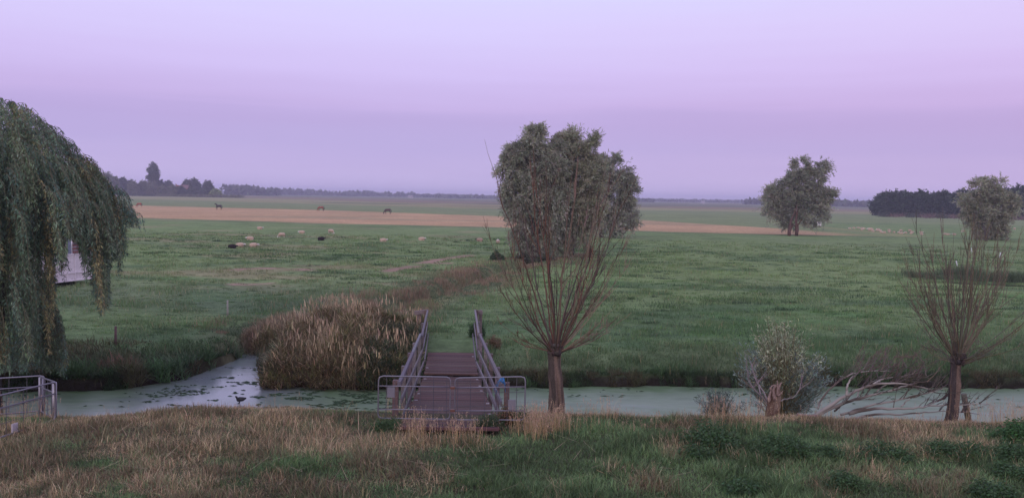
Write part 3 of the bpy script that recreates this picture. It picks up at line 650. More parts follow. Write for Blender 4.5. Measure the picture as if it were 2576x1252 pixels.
# weeping willow
def weeping():
    base = Vector((-16.9, 25.5, H(-16.9, 25.5)-.1)); root = empty('weeping_willow', tuple(base), 'large weeping willow filling the left edge with hanging strands', 'tree')
    yc = 25.5
    def px(u, v, y=yc): return np.array(at_y(u, v, y))
    tm = MB(); top = px(28, 470); b = np.array(base)
    tm.tube([b-np.array([0,0,.4]), b+np.array([.1,0,1.5]), b+(top-b)*.6+np.array([-.2,0,0]), top], [.5,.4,.36,.28], 12, (.06,.05,.045))
    # limbs arching out
    ends = []
    for k in range(40):
        a = rng.uniform(0, 6.28); R = rng.uniform(.8, 3.4)
        e = np.array([base.x+math.cos(a)*R, yc+math.sin(a)*R*.8, 0]); 
        zt = np.interp(R, [0, 1.3, 2.2, 3.1, 3.9, 4.6, 5.6], [9.6, 9.2, 8.7, 7.8, 6.9, 6.1, 5.3])-1.2
        e[2] = zt+CAMZ-6.7; ends.append(e)
        t = np.linspace(0, 1, 9)[:, None]; mid = (top+e)/2+np.array([0,0,.8]); P = top*(1-t)**2+mid*2*t*(1-t)+e*t*t; P[1:-1] += rng.normal(0, .1, (7,3))
        tm.tube(P, .12*(1-.85*t[:,0]), 6, (.075,.06,.05))
    tm.build('trunk', M_BARK, root, True)
    # outline: crown top and strand bottom as world heights over the distance right of the trunk
    Z = lambda v, u: at_y(u, v, yc).z
    us = [-400,-200,-60,0,40,100,160,215,255,290,325,348]; vt = [550,370,255,246,246,272,312,372,408,444,466,492]
    ub = [-400,-120,0,60,100,122,132,150,156,175,200,208,215,224,232,240,262,270,284,292,306,312,330,348]
    vb = [970,970,945,940,925,800,612,715,600,608,625,715,610,605,715,800,780,655,650,700,670,590,575,600]
    tx = [px(u, 0)[0] for u in us]; bx = [px(u, 0)[0] for u in ub]
    lm = MB(); sm = MB()
    NS = 5600; nb = 600
    bxc = np.concatenate([rng.uniform(px(-330,0)[0], px(288,0)[0], nb-9), rng.uniform(px(288,0)[0], px(345,0)[0], 9)]); dyc = rng.uniform(-1, 1, nb); k = rng.integers(0, nb, NS)
    X = bxc[k]+rng.normal(0, .095, NS); dist = np.abs(X-base.x); halfd = np.sqrt(np.clip(1-(dist/5.6)**2, .03, 1))*4.2
    Yv = yc+dyc[k]*halfd+rng.normal(0, .14, NS)
    zt = np.interp(X, tx, [Z(v, u) for u, v in zip(us, vt)]); zb = np.interp(X, bx, [Z(v, u) for u, v in zip(ub, vb)])
    X = X*Yv/yc; bsx = X-base.x; zb = CAMZ+(zb-CAMZ)*Yv/yc; zt = CAMZ+(zt-CAMZ)*Yv/yc
    rr = np.clip(np.abs(Yv-yc)/np.maximum(halfd, .3), 0, 1); ztop = zt-(zt-4.2)*(1-np.sqrt(np.clip(1-rr**2*.93, 0, 1)))*.8
    kb = rng.uniform(0, 1, nb)                                    # height layer of each bunch
    lay = np.clip(kb[k]+rng.normal(0, .05, NS), 0, 1)
    Lm = np.clip(rng.normal(1.5, .45, nb)[k]*rng.uniform(.6, 1.15, NS), .5, 3); span = np.maximum(ztop-zb-.8, .3)
    start = ztop-lay*span; top_ = rng.random(NS) < .16; start = np.where(top_, ztop-np.abs(rng.normal(0, .1, NS)), start)
    zbl = zb+(np.abs(rng.normal(0, .2, nb)))[k]+np.abs(rng.normal(0, .1, NS)); bot = np.maximum(start-Lm, zbl)
    bc = np.array([(.115,.175,.115),(.15,.20,.12),(.09,.15,.115),(.20,.185,.09)])[rng.choice(4, nb, p=[.42,.3,.20,.08])]*rng.uniform(.85,1.5,(nb,1))
    # low skirt of strands that spreads out over the bank
    q = 420; sk = rng.integers(0, nb, q); uu = rng.uniform(85, 150, q); xx = np.array([px(u, 0)[0] for u in uu])+0*uu; yk = yc+rng.uniform(-1.2, .8, q)
    X = np.concatenate([X, xx*yk/yc]); Yv = np.concatenate([Yv, yk]); s1 = np.array([at_y(u, 800+rng.normal(0, 22)-(150-u)*.6, y).z for u, y in zip(uu, yk)]); s2 = np.array([at_y(u, 905+rng.normal(0, 14), y).z for u, y in zip(uu, yk)])
    start = np.concatenate([start, s1]); bot = np.concatenate([bot, s2]); top_ = np.concatenate([top_, np.ones(q, bool)]); k = np.concatenate([k, sk]); NS += q
    for i in range(NS):
        Ls = start[i]-bot[i]
        if Ls < .2: continue
        ox = np.clip((X[i]-base.x)/3.5, -1, 1); oy = np.clip((Yv[i]-yc)/4.2, -1, 1); reach = .75 if top_[i] else .35
        m = max(6, int(Ls/.28)); t = np.linspace(0, 1, m); arc = (1-np.exp(-t*3.2)); lift = (.22 if top_[i] else .08)*np.sin(np.clip(t*4.5, 0, np.pi))
        P = np.stack([X[i]-reach*ox*(1-arc)+.018*np.cumsum(rng.normal(size=m)), Yv[i]-reach*oy*(1-arc)+.018*np.cumsum(rng.normal(size=m)), start[i]+lift-Ls*t], 1)
        sm.tube(P, .006*(1-t)+.002, 3, (.10,.09,.06), cap=False)
        nl = int(Ls*34)+4; tt = rng.uniform(0, 1, nl); idx_ = tt*(m-1); i0 = np.minimum(idx_.astype(int), m-2); fr = (idx_-i0)[:, None]
        PP = P[i0]*(1-fr)+P[i0+1]*fr+rng.normal(0, .025, (nl,3)); D = rng.normal(0, .6, (nl,3)); D[:,2] = -.9
        leaves(lm, PP, D, rng.uniform(.09, .16, nl), rng.uniform(.018, .032, nl), jit(bc[k[i]], nl, .22, .07))
    sm.build('branchlets', M_TWIG, root); lm.build('foliage', M_LEAF, root)
weeping()

# broken willow stump and its bush
def F7(x, y): return ((2700+x/1.634)/1.4907, (1100+y/1.634)/1.4907)
def Z6(x, y): return ((2700+x/4.174)/1.4907, (1350+y/4.174)/1.4907)
def curve(pts, y0, y1=None, n=16, fn=F7, wig=.01):
    P = np.array([tuple(at_y(*fn(*p), y0+(0 if y1 is None else (y1-y0)*i/(len(pts)-1)))) for i, p in enumerate(pts)])
    t = np.linspace(0, len(P)-1, n); Q_ = np.stack([np.interp(t, range(len(P)), P[:,k]) for k in range(3)], 1)
    for _ in range(2): Q_[1:-1] = (Q_[:-2]+2*Q_[1:-1]+Q_[2:])/4
    Q_[1:-1] += rng.normal(0, wig, (n-2,3)); return Q_
def stump():
    b = at_y(*Z6(820, 960), 19.2); root = empty('broken_stump', tuple(b), 'splintered red brown willow stump standing before the leafy bush', 'stump')
    m = MB(); n = 14; P = curve([(800,1010),(810,900),(820,750),(850,600),(870,470),(890,380)], 19.2, None, n, Z6, .006)
    R = np.array([.20,.19,.175,.165,.16,.155,.15,.145,.135,.12,.10,.085,.065,.03])
    m.tube(P, R, 26, (.14,.085,.065), ridge=lambda s, th: 1+.12*np.sin(4*th+2*s)+.10*np.sin(9*th+3*s)+(.35*s*np.sin(3*th+1)))
    cc = m.C[0]; ang = np.tile(np.arange(26), n); f = (vn(ang*.9, np.repeat(np.arange(n), 26)*.25, 4) > .55)[:, None]; cc[:26*n] = np.where(f, np.array((.21,.15,.12)), cc[:26*n]); m.build('trunk', M_BARK, root, True)
    m = MB()
    for pts, r in (([(860,620),(830,480),(860,380)], .05), ([(900,560),(905,420),(900,318)], .035), ([(910,480),(935,380),(972,345)], .035), ([(800,460),(770,450),(820,400),(860,380)], .03), ([(900,560),(930,540),(985,480)], .028), ([(760,640),(770,560),(800,460)], .05)):
        P = curve(pts, 19.05, None, 8, Z6, .004); m.tube(P, np.linspace(r, r*.35, 8), 8, (.24,.17,.15))
    m.build('splinter', M_BARK, root, True)
    for pts, r in (([(770,700),(700,620),(600,520),(480,410),(440,290),(420,150),(410,0),(380,-150)], .035), ([(740,620),(690,510),(610,390),(560,300),(520,200),(500,60)], .022), ([(640,530),(610,430),(600,340),(560,290)], .018),
                   ([(900,640),(1000,610),(1150,590),(1250,440),(1420,330)], .022), ([(760,720),(650,720),(600,860)], .016)):
        m = MB(); P = curve(pts, 19.3, 19.9, 16, Z6, .008); m.tube(P, np.linspace(r, .005, 16), 7, jit((.22,.19,.19), 1, .1)[0])
        for k in range(5):
            i = int(rng.integers(6, 15)); shoot(m, P[i], rng.uniform(0, 6.28), rng.uniform(.2, 1.1), rng.uniform(.2, .6), .007, 6, .3, (.2,.16,.16), 1, .2, 1)
        m.build('branch', M_TWIG, root, True)
stump()
def bush():
    b = at_y(1955, 1045, 21.0); root = empty('willow_bush', tuple(b), 'leafy olive willow bush regrown behind the broken stump', 'bush')
    y = 21.2; sc = y/F; m = MB(); lm = MB(); b0 = np.array(b)+np.array([.15,.1,-.3])
    C1 = np.array([(.33,.37,.22),(.26,.30,.18),(.41,.43,.29),(.18,.22,.14)]); C2 = np.array([(.19,.26,.23),(.25,.32,.29),(.12,.17,.15)])
    targets = []
    for k in range(240): 
        a = np.clip(rng.normal(0, .62), -1.4, 1.4); r = np.clip(rng.normal(.78, .2), .3, 1.25); u = 1966+math.sin(a)*100*r; v = 975-math.cos(a)*158*r; targets.append((u, v, C1, y+rng.normal(0, .4)))
    for k in range(190): targets.append((rng.normal(2035, 30), rng.normal(960, 34), C2, y+rng.normal(0, .3)))
    for k in range(90): targets.append((rng.normal(1890, 20), rng.normal(930, 34), C2, y+rng.normal(0, .3)))
    for u, v, CC, yy in targets:
        e = np.array(at_y(u, v, yy)); mid = b0*.5+e*.5; mid[0] = b0[0]*.62+e[0]*.38; mid[2] += .12; t = np.linspace(0, 1, 9)[:, None]
        P = b0*(1-t)**2+mid*2*t*(1-t)+e*t*t+rng.normal(0, .02, (9,3)); m.tube(P, np.linspace(.012, .003, 9), 4, (.14,.12,.07), cap=False)
        nl = 30; tt = rng.uniform(.3, 1, nl)**.7; ix = tt*8; i0 = np.minimum(ix.astype(int), 7); fr = (ix-i0)[:, None]; d = e-b0
        D = rng.normal(0, .6, (nl,3))+d/np.linalg.norm(d)*.7
        leaves(lm, P[i0]*(1-fr)+P[i0+1]*fr+rng.normal(0, .045, (nl,3)), D, rng.uniform(.08,.15, nl), rng.uniform(.016,.028, nl), jit(CC[int(rng.integers(len(CC)))], nl, .2))
    m.build('stems', M_TWIG, root); lm.build('foliage', M_LEAF, root)
    # small shrub left of the stump
    b = at_y(1805, 1052, 19.6); root = empty('small_willow_shrub', tuple(b), 'low blue grey shrub left of the broken stump at the water edge', 'bush'); m = MB(); lm = MB(); b0 = np.array(b)+np.array([0,0,-.2])
    for k in range(90):
        e = np.array(at_y(rng.normal(1802, 26), rng.uniform(975, 1035), 19.7+rng.normal(0, .25))); t = np.linspace(0, 1, 7)[:, None]; mid = (b0+e)/2+np.array([0,0,.1]); P = b0*(1-t)**2+mid*2*t*(1-t)+e*t*t
        m.tube(P, np.linspace(.008, .002, 7), 4, (.12,.11,.09), cap=False); nl = 36; tt = rng.uniform(.4, 1, nl)*6; i0 = np.minimum(tt.astype(int), 5); fr = (tt-i0)[:, None]
        leaves(lm, P[i0]*(1-fr)+P[i0+1]*fr+rng.normal(0, .03, (nl,3)), rng.normal(0, .8, (nl,3))+np.array([0,0,.3]), rng.uniform(.05,.09, nl), rng.uniform(.014,.022, nl), jit((.11,.145,.125), nl, .2))
    m.build('stems', M_TWIG, root); lm.build('foliage', M_LEAF, root)
bush()
def fallen():
    b = at_y(*F7(590, 748), 19.6); root = empty('fallen_willow', tuple(b), 'fallen grey willow limbs lying across the near bank toward the leaning pollard', 'fallen tree')
    L = [([(575,750),(650,700),(780,622),(880,572),(960,552),(1100,548),(1210,566),(1300,590)], .045, .42), ([(590,748),(700,692),(800,656),(900,630),(1040,596),(1130,566),(1240,540),(1290,535)], .04, .3), ([(600,705),(620,650),(690,562),(780,502),(870,476),(1000,470),(1080,480)], .022, .4),
         ([(740,742),(850,710),(960,672),(1080,655),(1200,626),(1300,602),(1400,580)], .03, .3), ([(790,736),(900,710),(1000,702),(1150,706),(1260,690),(1400,682),(1650,677)], .038, .2), ([(820,764),(950,735),(1100,740),(1250,726),(1400,720),(1590,738)], .028, .22),
         ([(775,625),(778,570),(800,520),(850,485),(900,440)], .026, .35), ([(940,552),(1000,522),(1100,508),(1280,516)], .018, .35), ([(840,640),(850,590),(930,545),(1000,500),(1050,470)], .018, .3), ([(1110,690),(1150,650),(1250,610),(1330,590)], .014, .2), ([(1250,695),(1330,660),(1390,640)], .014, .2),
         ([(700,720),(760,670),(780,650)], .02, .4), ([(960,600),(1010,560),(1090,530),(1200,540)], .015, .3)]
    for pts, r, li in L:
        m = MB(); n = 26; P = curve(pts, 19.5+rng.uniform(-.5,.6), 19.8+rng.uniform(-.4,.8), n, F7, .008)
        c0 = np.array((.085,.065,.055)); c1 = np.array((.25,.225,.205)); f = ss(.35, .75, vn(np.linspace(0, 6, n), np.full(n, r*900), 3)+li*.4)[:, None]
        m.tube(P, np.linspace(r*1.2, r*.22, n), 8, (c0*(1-f)+c1*f)*1.15)
        for k in range(9):
            i = int(rng.integers(n//3, n-1)); shoot(m, P[i], rng.normal(0, .7), rng.uniform(.5, 1.35), rng.uniform(.25, .9), .008, 7, .1, (.11,.09,.08), 3, .18, 1)
        m.build('branch', M_TWIG, root, True)
    m = MB()
    for k in range(75):
        p = at_y(*F7(rng.uniform(820, 1290), rng.normal(450, 42)), 20+rng.normal(0, .5)); shoot(m, np.array(p), rng.normal(0, .8), rng.uniform(.4, 1.5), rng.uniform(.3, .7), .005, 7, .1, (.13,.09,.08), 2, .2, 1)
    m.build('fine_twigs', M_TWIG, root)
    m = MB()
    for pts, r in (([(430,752),(500,748),(590,748)], .035), ([(470,772),(530,768),(600,752)], .03), ([(475,738),(520,748),(560,756)], .028), ([(440,764),(500,760)], .02)):
        P = curve(pts, 19.2, 19.4, 8, F7, .006); m.tube(P, r, 9, (.30,.20,.19))
    m.build('split_log', M_BARK, root, True)
fallen()

# posts
def post(u, v0, v1, y, r, col, label, lean=0, group=None):
    a = at_y(u+lean, v0, y); b = at_y(u, v1, y); m = MB(); d = (a-b)
    m.tube([b-d*.3, b+d*.5, a], [r, r*.97, r*.93], 9, col); o = m.build('fence_post', M_WOOD, None, True); return tag(o, label, 'post', group)
post(291, 820, 872, at_z(291,872,0).y, .055, (.13,.08,.08), 'dark wooden post on the far bank left of the reeds')
post(572.5, 755, 797, at_z(572,797,0).y, .045, (.27,.25,.23), 'pale post in the left meadow beyond the ditch')
post(2434, 990, 1044, 20.6, .075, (.11,.10,.08), 'short leaning post at the water right of the leaning pollard', -10)
def Z8(x, y): return ((2700+x/2.087)/1.4907, (550+y/2.087)/1.4907)
for (x, a, b, ln, lab) in ((1972,790,828,-2,'small white marker post below the bushy willow, the farthest of the three'), (1858,893,938,-3,'small white marker post leaning left, behind the bare right pollard'), (2187,828,872,3,'small white marker post leaning right near the right edge')):
    u0, v0 = Z8(x, a); u1, v1 = Z8(x, b); post(u1, v0, v1, at_z(u1, v1, 0).y, .06, (.55,.55,.58), lab, ln, 'white marker posts in the right meadow')

# ------------------------------------------------------------------ livestock trailer
def trailer():
    y0 = at_z(230, 712, 0).y*.97
    def U(sx, sy): return (sx/1.4907, sy/1.4907)
    A = at_y(*U(150,1062), 52.5); B = at_y(*U(341,1048), 56.5)       # bottom corners of the side
    root = empty('livestock_trailer', ((A.x+B.x)/2, (A.y+B.y)/2, 0), 'white livestock trailer with brown slats half hidden by the weeping willow', 'trailer')
    d = Vector((B.x-A.x, B.y-A.y, 0)); L = d.length; d.normalize(); nrm = Vector((-d.y, d.x, 0)); zb = (A.z+B.z)/2; A.z = zb
    Hb = at_y(*U(270,952), 55).z-zb; Hs = at_y(*U(280,900), 55).z-zb; Ht = at_y(*U(280,878), 55).z-zb
    def P(s, w, z): return A+d*s+nrm*w+Vector((0,0,z))
    m = MB(); wh = (.62,.56,.60)
    for w in (0, 2.2): m.beam(P(0,w,Hb/2), P(L,w,Hb/2), .05, Hb, wh)
    m.beam(P(0,0,Hb/2), P(0,2.2,Hb/2), .05, Hb, wh); m.beam(P(0,1.1,.03), P(L,1.1,.03), 2.2, .06, (.2,.2,.2)); m.build('body_panel', M_PAINT, root)
    m = MB()
    for s in np.linspace(0, L, 7): m.beam(P(s,-.05,0), P(s,-.05,Hb), .06, .05, (.68,.62,.66), up=nrm)
    for z in (.02, Hb*.30, Hb-.02): m.beam(P(0,-.06,z), P(L,-.06,z), .05, .07, (.68,.62,.66))
    m.build('side_ribs', M_PAINT, root)
    s0 = L*.62
    for k in range(4):
        m = MB(); z = Hb+(Hs-Hb)*(k+.5)/4; m.beam(P(s0,0,z), P(L,0,z), .04, (Hs-Hb)/4*.8, (.20,.10,.10)); m.build('slat', M_WOOD, root); m = MB(); m.beam(P(s0,2.2,z), P(L,2.2,z), .04, (Hs-Hb)/4*.8, (.20,.10,.10)); m.build('slat', M_WOOD, root)
    m = MB()
    for w in (0, 2.2):
        for z in (Hs, Ht): m.tube([P(s0,w,z), P(L,w,z)], .035, 8, (.6,.58,.62))
        for s in (s0, L): m.tube([P(s,w,Hb), P(s,w,Ht)], .035, 8, (.6,.58,.62))
    m.tube([P(L,0,Ht), P(L,2.2,Ht)], .035, 8, (.6,.58,.62)); m.build('top_rail', M_STEEL, root, True)
    m = MB(); m.beam(P(L+.12,1.1,Hs*.5-.05), P(L+.2,1.1,Hs*.5-.05), 2.1, Hs*1.02, (.17,.20,.27)); m.beam(P(L+.10,-.05,0), P(L+.04,-.05,Hs), .07, .12, (.62,.6,.66), up=nrm); m.build('tailgate', M_PAINT, root)
    for w in (-.28, 2.4):
        c = P(.0+.35, w, 0); c.z = .55; a = nrm; th = np.linspace(0, 2*np.pi, 25)
        m = MB(); m.tube([c+(d*math.cos(t)+Vector((0,0,math.sin(t))))*.40 for t in th], .15, 10, (.025,.025,.028), cap=False); tyre = m.build('wheel', M_PAINT, root, True)
        m = MB(); m.tube([c-nrm*.08, c+nrm*.08], .27, 18, (.5,.46,.48)); m.tube([c-nrm*.12, c+nrm*.1], .09, 12, (.35,.33,.33)); r = m.build('rim', M_PAINT, None, True); r.parent = tyre; r.matrix_parent_inverse = Matrix.Translation(-root.location)
        m = MB(); m.tube([c+(d*math.cos(t)+Vector((0,0,math.sin(t))))*.62 for t in np.linspace(.1, 3.04, 12)], [.04]*12, 6, (.5,.45,.48)); m.build('mudguard', M_PAINT, root, True)
    m = MB(); m.beam(P(-2.2,1.1,-.05), P(0,1.1,-.05), .1, .12, (.15,.14,.14)); m.beam(P(.35,-.2,-.25), P(.35,2.3,-.25), .1, .1, (.1,.1,.1)); m.build('drawbar', M_STEEL, root)
trailer()

# ------------------------------------------------------------------ animals (built as one remeshed body each)
def solid(mb, voxel, smooth=2):
    me = raw_mesh('tmp', np.concatenate(mb.V), np.concatenate(mb.T) if mb.T else None, np.concatenate(mb.Q) if mb.Q else None)
    o = bpy.data.objects.new('tmp', me); COL.objects.link(o)
    r = o.modifiers.new('r', 'REMESH'); r.mode = 'VOXEL'; r.voxel_size = voxel; r.use_smooth_shade = True
    s = o.modifiers.new('s', 'SMOOTH'); s.iterations = smooth; s.factor = .5
    dg = bpy.context.evaluated_depsgraph_get(); out = bpy.data.meshes.new_from_object(o.evaluated_get(dg)); bpy.data.objects.remove(o)
    out.polygons.foreach_set('use_smooth', np.ones(len(out.polygons), bool)); return out
def paint(me, fn):
    V = np.empty(len(me.vertices)*3, np.float32); me.vertices.foreach_get('co', V); V = V.reshape(-1,3); c = fn(V)
    a = me.color_attributes.new('Col', 'FLOAT_COLOR', 'POINT'); c4 = np.ones((len(V),4), np.float32); c4[:,:3] = c; a.data.foreach_set('color', c4.ravel())
def sheep_mesh(pose, body, face):
    m = MB()
    if pose == 'lying':
        m.tube([(-.50,0,.24),(-.42,0,.27),(-.2,0,.31),(.1,0,.32),(.32,0,.32),(.44,0,.31)], [.10,.24,.29,.30,.26,.12], 14)
        m.tube([(.34,0,.34),(.46,.01,.40),(.54,.02,.44)], [.15,.11,.09], 10); m.tube([(.50,.02,.46),(.60,.03,.42),(.72,.04,.34)], [.075,.075,.04], 10)
        for s in (-1,1): 
            m.tube([(.54,.02+s*.06,.48),(.50,.02+s*.16,.46)], [.035,.02], 6); m.tube([(.2,s*.18,.10),(.45,s*.2,.07),(.35,s*.2,.05)], [.06,.045,.035], 7); m.tube([(-.35,s*.2,.12),(-.1,s*.27,.07),(.05,s*.27,.05)], [.10,.05,.035], 7)
        hd = np.array((.58,.02,.43)); 
    elif pose == 'front':
        m.tube([(-.45,0,.24),(-.2,0,.31),(.1,0,.32),(.32,0,.31),(.42,0,.30)], [.14,.28,.30,.27,.12], 14)
        m.tube([(.3,0,.4),(.40,0,.55),(.44,0,.6)], [.15,.1,.09], 10); m.tube([(.42,0,.62),(.52,0,.56),(.58,0,.46)], [.08,.08,.05], 10)
        for s in (-1,1): m.tube([(.44,s*.06,.62),(.42,s*.17,.60)], [.035,.02], 6); m.tube([(.2,s*.18,.10),(.45,s*.16,.07)], [.06,.045], 7)
        hd = np.array((.47,0,.56))
    else:
        m.tube([(-.50,0,.55),(-.42,0,.58),(-.2,0,.60),(.1,0,.60),(.32,0,.58),(.44,0,.52)], [.10,.22,.26,.27,.23,.12], 14)
        m.tube([(.36,0,.55),(.50,0,.40),(.58,0,.26)], [.14,.10,.08], 10); m.tube([(.55,0,.28),(.62,0,.16),(.66,0,.06)], [.075,.07,.045], 10)
        for s in (-1,1):
            m.tube([(.56,s*.06,.30),(.50,s*.15,.33)], [.03,.02], 6)
            m.tube([(.26,s*.12,.42),(.27,s*.12,.22),(.27,s*.12,.0)], [.07,.04,.035], 7); m.tube([(-.32,s*.13,.45),(-.38,s*.13,.24),(-.34,s*.13,.0)], [.10,.045,.035], 7)
        m.tube([(-.50,0,.55),(-.56,0,.42),(-.55,0,.34)], [.05,.035,.02], 6)
        hd = np.array((.6,0,.18))
    me = solid(m, .032, 2)
    def f(V):
        r = np.linalg.norm(V-hd, axis=1); k = ss(.19, .15, r)[:, None]; lg = ss(.24,.16,V[:,2])[:, None]*(pose == 'grazing')
        wv = .92+.16*vn(V[:,0]*9, V[:,1]*9+V[:,2]*11, 3)[:, None]; c = np.array(body)*wv
        c = c*(1-np.maximum(k, lg))+np.array(face)*np.maximum(k, lg); return c
    paint(me, f); me.materials.append(M_WOOL); return me
WOOL = (.43,.32,.25); WF = (.62,.57,.55)
SM = {('lying','w'): sheep_mesh('lying', WOOL, WF), ('grazing','w'): sheep_mesh('grazing', WOOL, WF), ('front','w'): sheep_mesh('front', WOOL, WF),
      ('lying','b'): sheep_mesh('lying', (.025,.02,.022), (.03,.025,.03)), ('lying','m'): sheep_mesh('lying', (.30,.22,.17), (.035,.025,.025))}
def put(me, name, u, v, face, label, cat, group, scale=1.0, z=0):
    p = at_z(u, v, z); o = bpy.data.objects.new(name, me); COL.objects.link(o); o.location = p; o.rotation_euler.z = face; o.scale = (scale,)*3
    return tag(o, label, cat, group)
def ZB(x, y): return ((800+x/3.4347)/1.4907, (700+y/3.4347)/1.4907)
def ZC(x, y): return ((1400+x/4.6836)/1.4907, (820+y/4.6836)/1.4907)
GL = 'sheep resting in the left meadow'
R0, Lf = 0.0, math.pi
for fn, x, y, pose, cl, fc, lab in (
    (ZB,600,553,'lying','w',.2,'cream sheep lying alone, farthest back of the left meadow flock'),
    (ZB,880,662,'grazing','w',Lf+.35,'cream sheep grazing with its head to the left, tallest of the left flock'),
    (ZB,1140,608,'lying','w',Lf-.1,'low cream sheep lying between the grazing pair'),
    (ZB,1515,610,'grazing','w',-.35,'cream sheep grazing with its head to the right, beyond a black one'),
    (ZB,1390,697,'lying','b',.15,'black sheep lying alone below the right hand grazing sheep'),
    (ZB,2190,714,'lying','w',.1,'cream sheep lying alone below the dark grazing horse'),
    (ZB,473,691,'lying','w',Lf+.3,'cream sheep lying with its head left, above the black one'),
    (ZB,345,780,'lying','w',.1,'cream sheep lying close behind the black sheep'),
    (ZB,245,802,'lying','b',.05,'black sheep stretched out nearest to the trailer'),
    (ZB,520,782,'lying','w',.25,'large cream sheep lying right of the black and white pair'),
    (ZC,850,388,'lying','w',-.1,'cream sheep lying with a bright white face, second from the middle willows'),
    (ZC,1865,405,'lying','m',Lf,'brown sheep with a black head lying near the middle willows'),
    (ZC,2187,432,'front','w',-math.pi/2,'white faced sheep looking this way beside the middle willows')):
    put(SM[(pose, cl)], 'sheep', *fn(x, y), fc, lab, 'sheep', GL, .95)
def ZR(x, y): return ((3100+x/3.4811)/1.4907, (750+y/3.4811)/1.4907)
flock = [(300,380,40),(355,376,18),(413,373,34),(465,378,30),(458,396,32),(488,386,20),(570,404,75),(608,416,32),(655,406,26),(672,393,26),(695,410,34),(713,430,26),(750,433,36),(815,415,34),(818,427,36),(880,432,34),(940,438,24),(968,418,34),(975,446,50),(1030,440,40),(1085,418,30),(1115,430,26),(1100,446,28),(1232,433,44),(1238,460,44),(1548,456,36),(1582,460,34),(1665,460,48),(1778,426,26),(2453,392,34)]
NUMW = ['','two','three','four','five','six','','eight','nine','ten','eleven','twelve','thirteen','fourteen','fifteen','sixteen','seventeen','eighteen','nineteen','twenty','twenty one','twenty two','twenty three','','']
mid = 'huddled cream sheep in the flock resting beyond the stubble, left of the bushy willow'
special = {0:'leftmost sheep of the far flock, beside the lone round willow', 6:'largest cream sheep of the far flock, near its left end', 24:'lower of two cream sheep at the right end of the huddle', 23:'upper of two cream sheep at the right end of the huddle',
           25:'left one of a close pair just left of the bushy willow', 26:'right one of a close pair just left of the bushy willow', 27:'cream sheep alone between the pair and the bushy willow', 28:'small sheep half hidden by the edge of the bushy willow', 29:'cream sheep alone right of the bushy willow'}
for i, (x, y, wd) in enumerate(flock):
    u, v = ZR(x, y); d = at_z(u, v, 0).y; sc = (wd/3.4811/1.4907)*d/F/1.05
    put(SM[('grazing','w')] if i in (13, 20, 28, 29, 17) else SM[('lying','w')], 'sheep', u, v, rng.choice([0, Lf])+rng.normal(0, .35), special.get(i) or ('huddled cream sheep, number %s from the left in the far flock' % NUMW[i]), 'sheep', 'far flock right of the lone willow' if i not in special else 'sheep at the edges of the far flock', float(np.clip(sc, .75, 1.5)))

def horse(u, v, face, pose, coat, dark, label, sc=1.1):
    m = MB()
    m.tube([(-.78,0,1.20),(-.70,0,1.22),(-.45,0,1.20),(-.1,0,1.12),(.25,0,1.14),(.50,0,1.18),(.66,0,1.16)], [.12,.26,.31,.30,.31,.28,.14], 16)
    if pose == 'up':
        m.tube([(.48,0,1.25),(.70,0,1.48),(.86,0,1.72),(.90,0,1.80)], [.24,.17,.12,.10], 12); m.tube([(.84,0,1.80),(1.0,0,1.74),(1.18,0,1.60),(1.26,0,1.53)], [.11,.12,.075,.065], 10)
        ears = (.86,0,1.86); neck = [(.45,0,1.45),(.62,0,1.66),(.78,0,1.86)]
    else:
        m.tube([(.48,0,1.18),(.74,0,.98),(.98,0,.66),(1.06,0,.48)], [.24,.17,.12,.10], 12); m.tube([(1.0,0,.52),(1.08,0,.36),(1.10,0,.18),(1.08,0,.06)], [.11,.12,.08,.065], 10)
        ears = (1.06,0,.60); neck = [(.50,0,1.43),(.80,0,1.14),(1.06,0,.76)]
    for s in (-1,1): m.tube([(ears[0],s*.05,ears[2]),(ears[0]+(.02 if pose == 'up' else .1),s*.07,ears[2]+.12*(1 if pose == 'up' else .3))], [.035,.01], 6)
    for s, dx in ((-1,.0),(1,.12)):
        m.tube([(.48+dx*.5,s*.16,1.0),(.50+dx,s*.15,.72),(.50+dx,s*.15,.50),(.49+dx,s*.15,.22),(.50+dx,s*.15,.07),(.54+dx,s*.15,.0)], [.13,.085,.06,.042,.05,.062], 9)
    for s, dx in ((-1,.06),(1,-.10)):
        m.tube([(-.55,s*.16,1.05),(-.50+dx,s*.16,.80),(-.70+dx,s*.16,.55),(-.66+dx,s*.16,.25),(-.66+dx,s*.16,.07),(-.61+dx,s*.16,0)], [.20,.14,.07,.047,.05,.062], 9)
    me = solid(m, .035, 2)
    def f(V):
        k = ss(.65,.25,V[:,2])[:, None]; return np.array(coat)*(1-k)+np.array(dark)*k*.9+np.array(coat)*k*.1
    if pose == 'graze':
        def f(V):
            k = (ss(.65,.25,V[:,2])*(V[:,0] < .8))[:, None]; return np.array(coat)*(1-k)+np.array(dark)*k
    paint(me, f); me.materials.append(M_COAT)
    p = at_z(u, v, 0); root = empty('horse', tuple(p), label, 'horse', 'horses by the stubble strip')
    o = bpy.data.objects.new('body', me); COL.objects.link(o); o.parent = root
    mm = MB(); nk = np.array(neck)
    for k in range(60):
        t = rng.uniform(0, 1)*(len(nk)-1); i = min(int(t), len(nk)-2); q = nk[i]*(1-t+i)+nk[i+1]*(t-i); s = rng.choice([-1,1])
        mm.tube([q, q+np.array([-.02, s*.10, -.10]), q+np.array([-.04, s*.14, -.26])], [.02,.02,.006], 4, dark)
    a = mm.build('mane', M_COAT, None); a.parent = root
    mm = MB(); mm.tube([(-.80,0,1.28),(-.92,0,1.15),(-.95,0,.85),(-.93,0,.52),(-.90,0,.38)], [.05,.07,.09,.08,.02], 9, dark); a = mm.build('tail', M_COAT, None, True); a.parent = root
    root.rotation_euler.z = face; root.scale = (sc,)*3
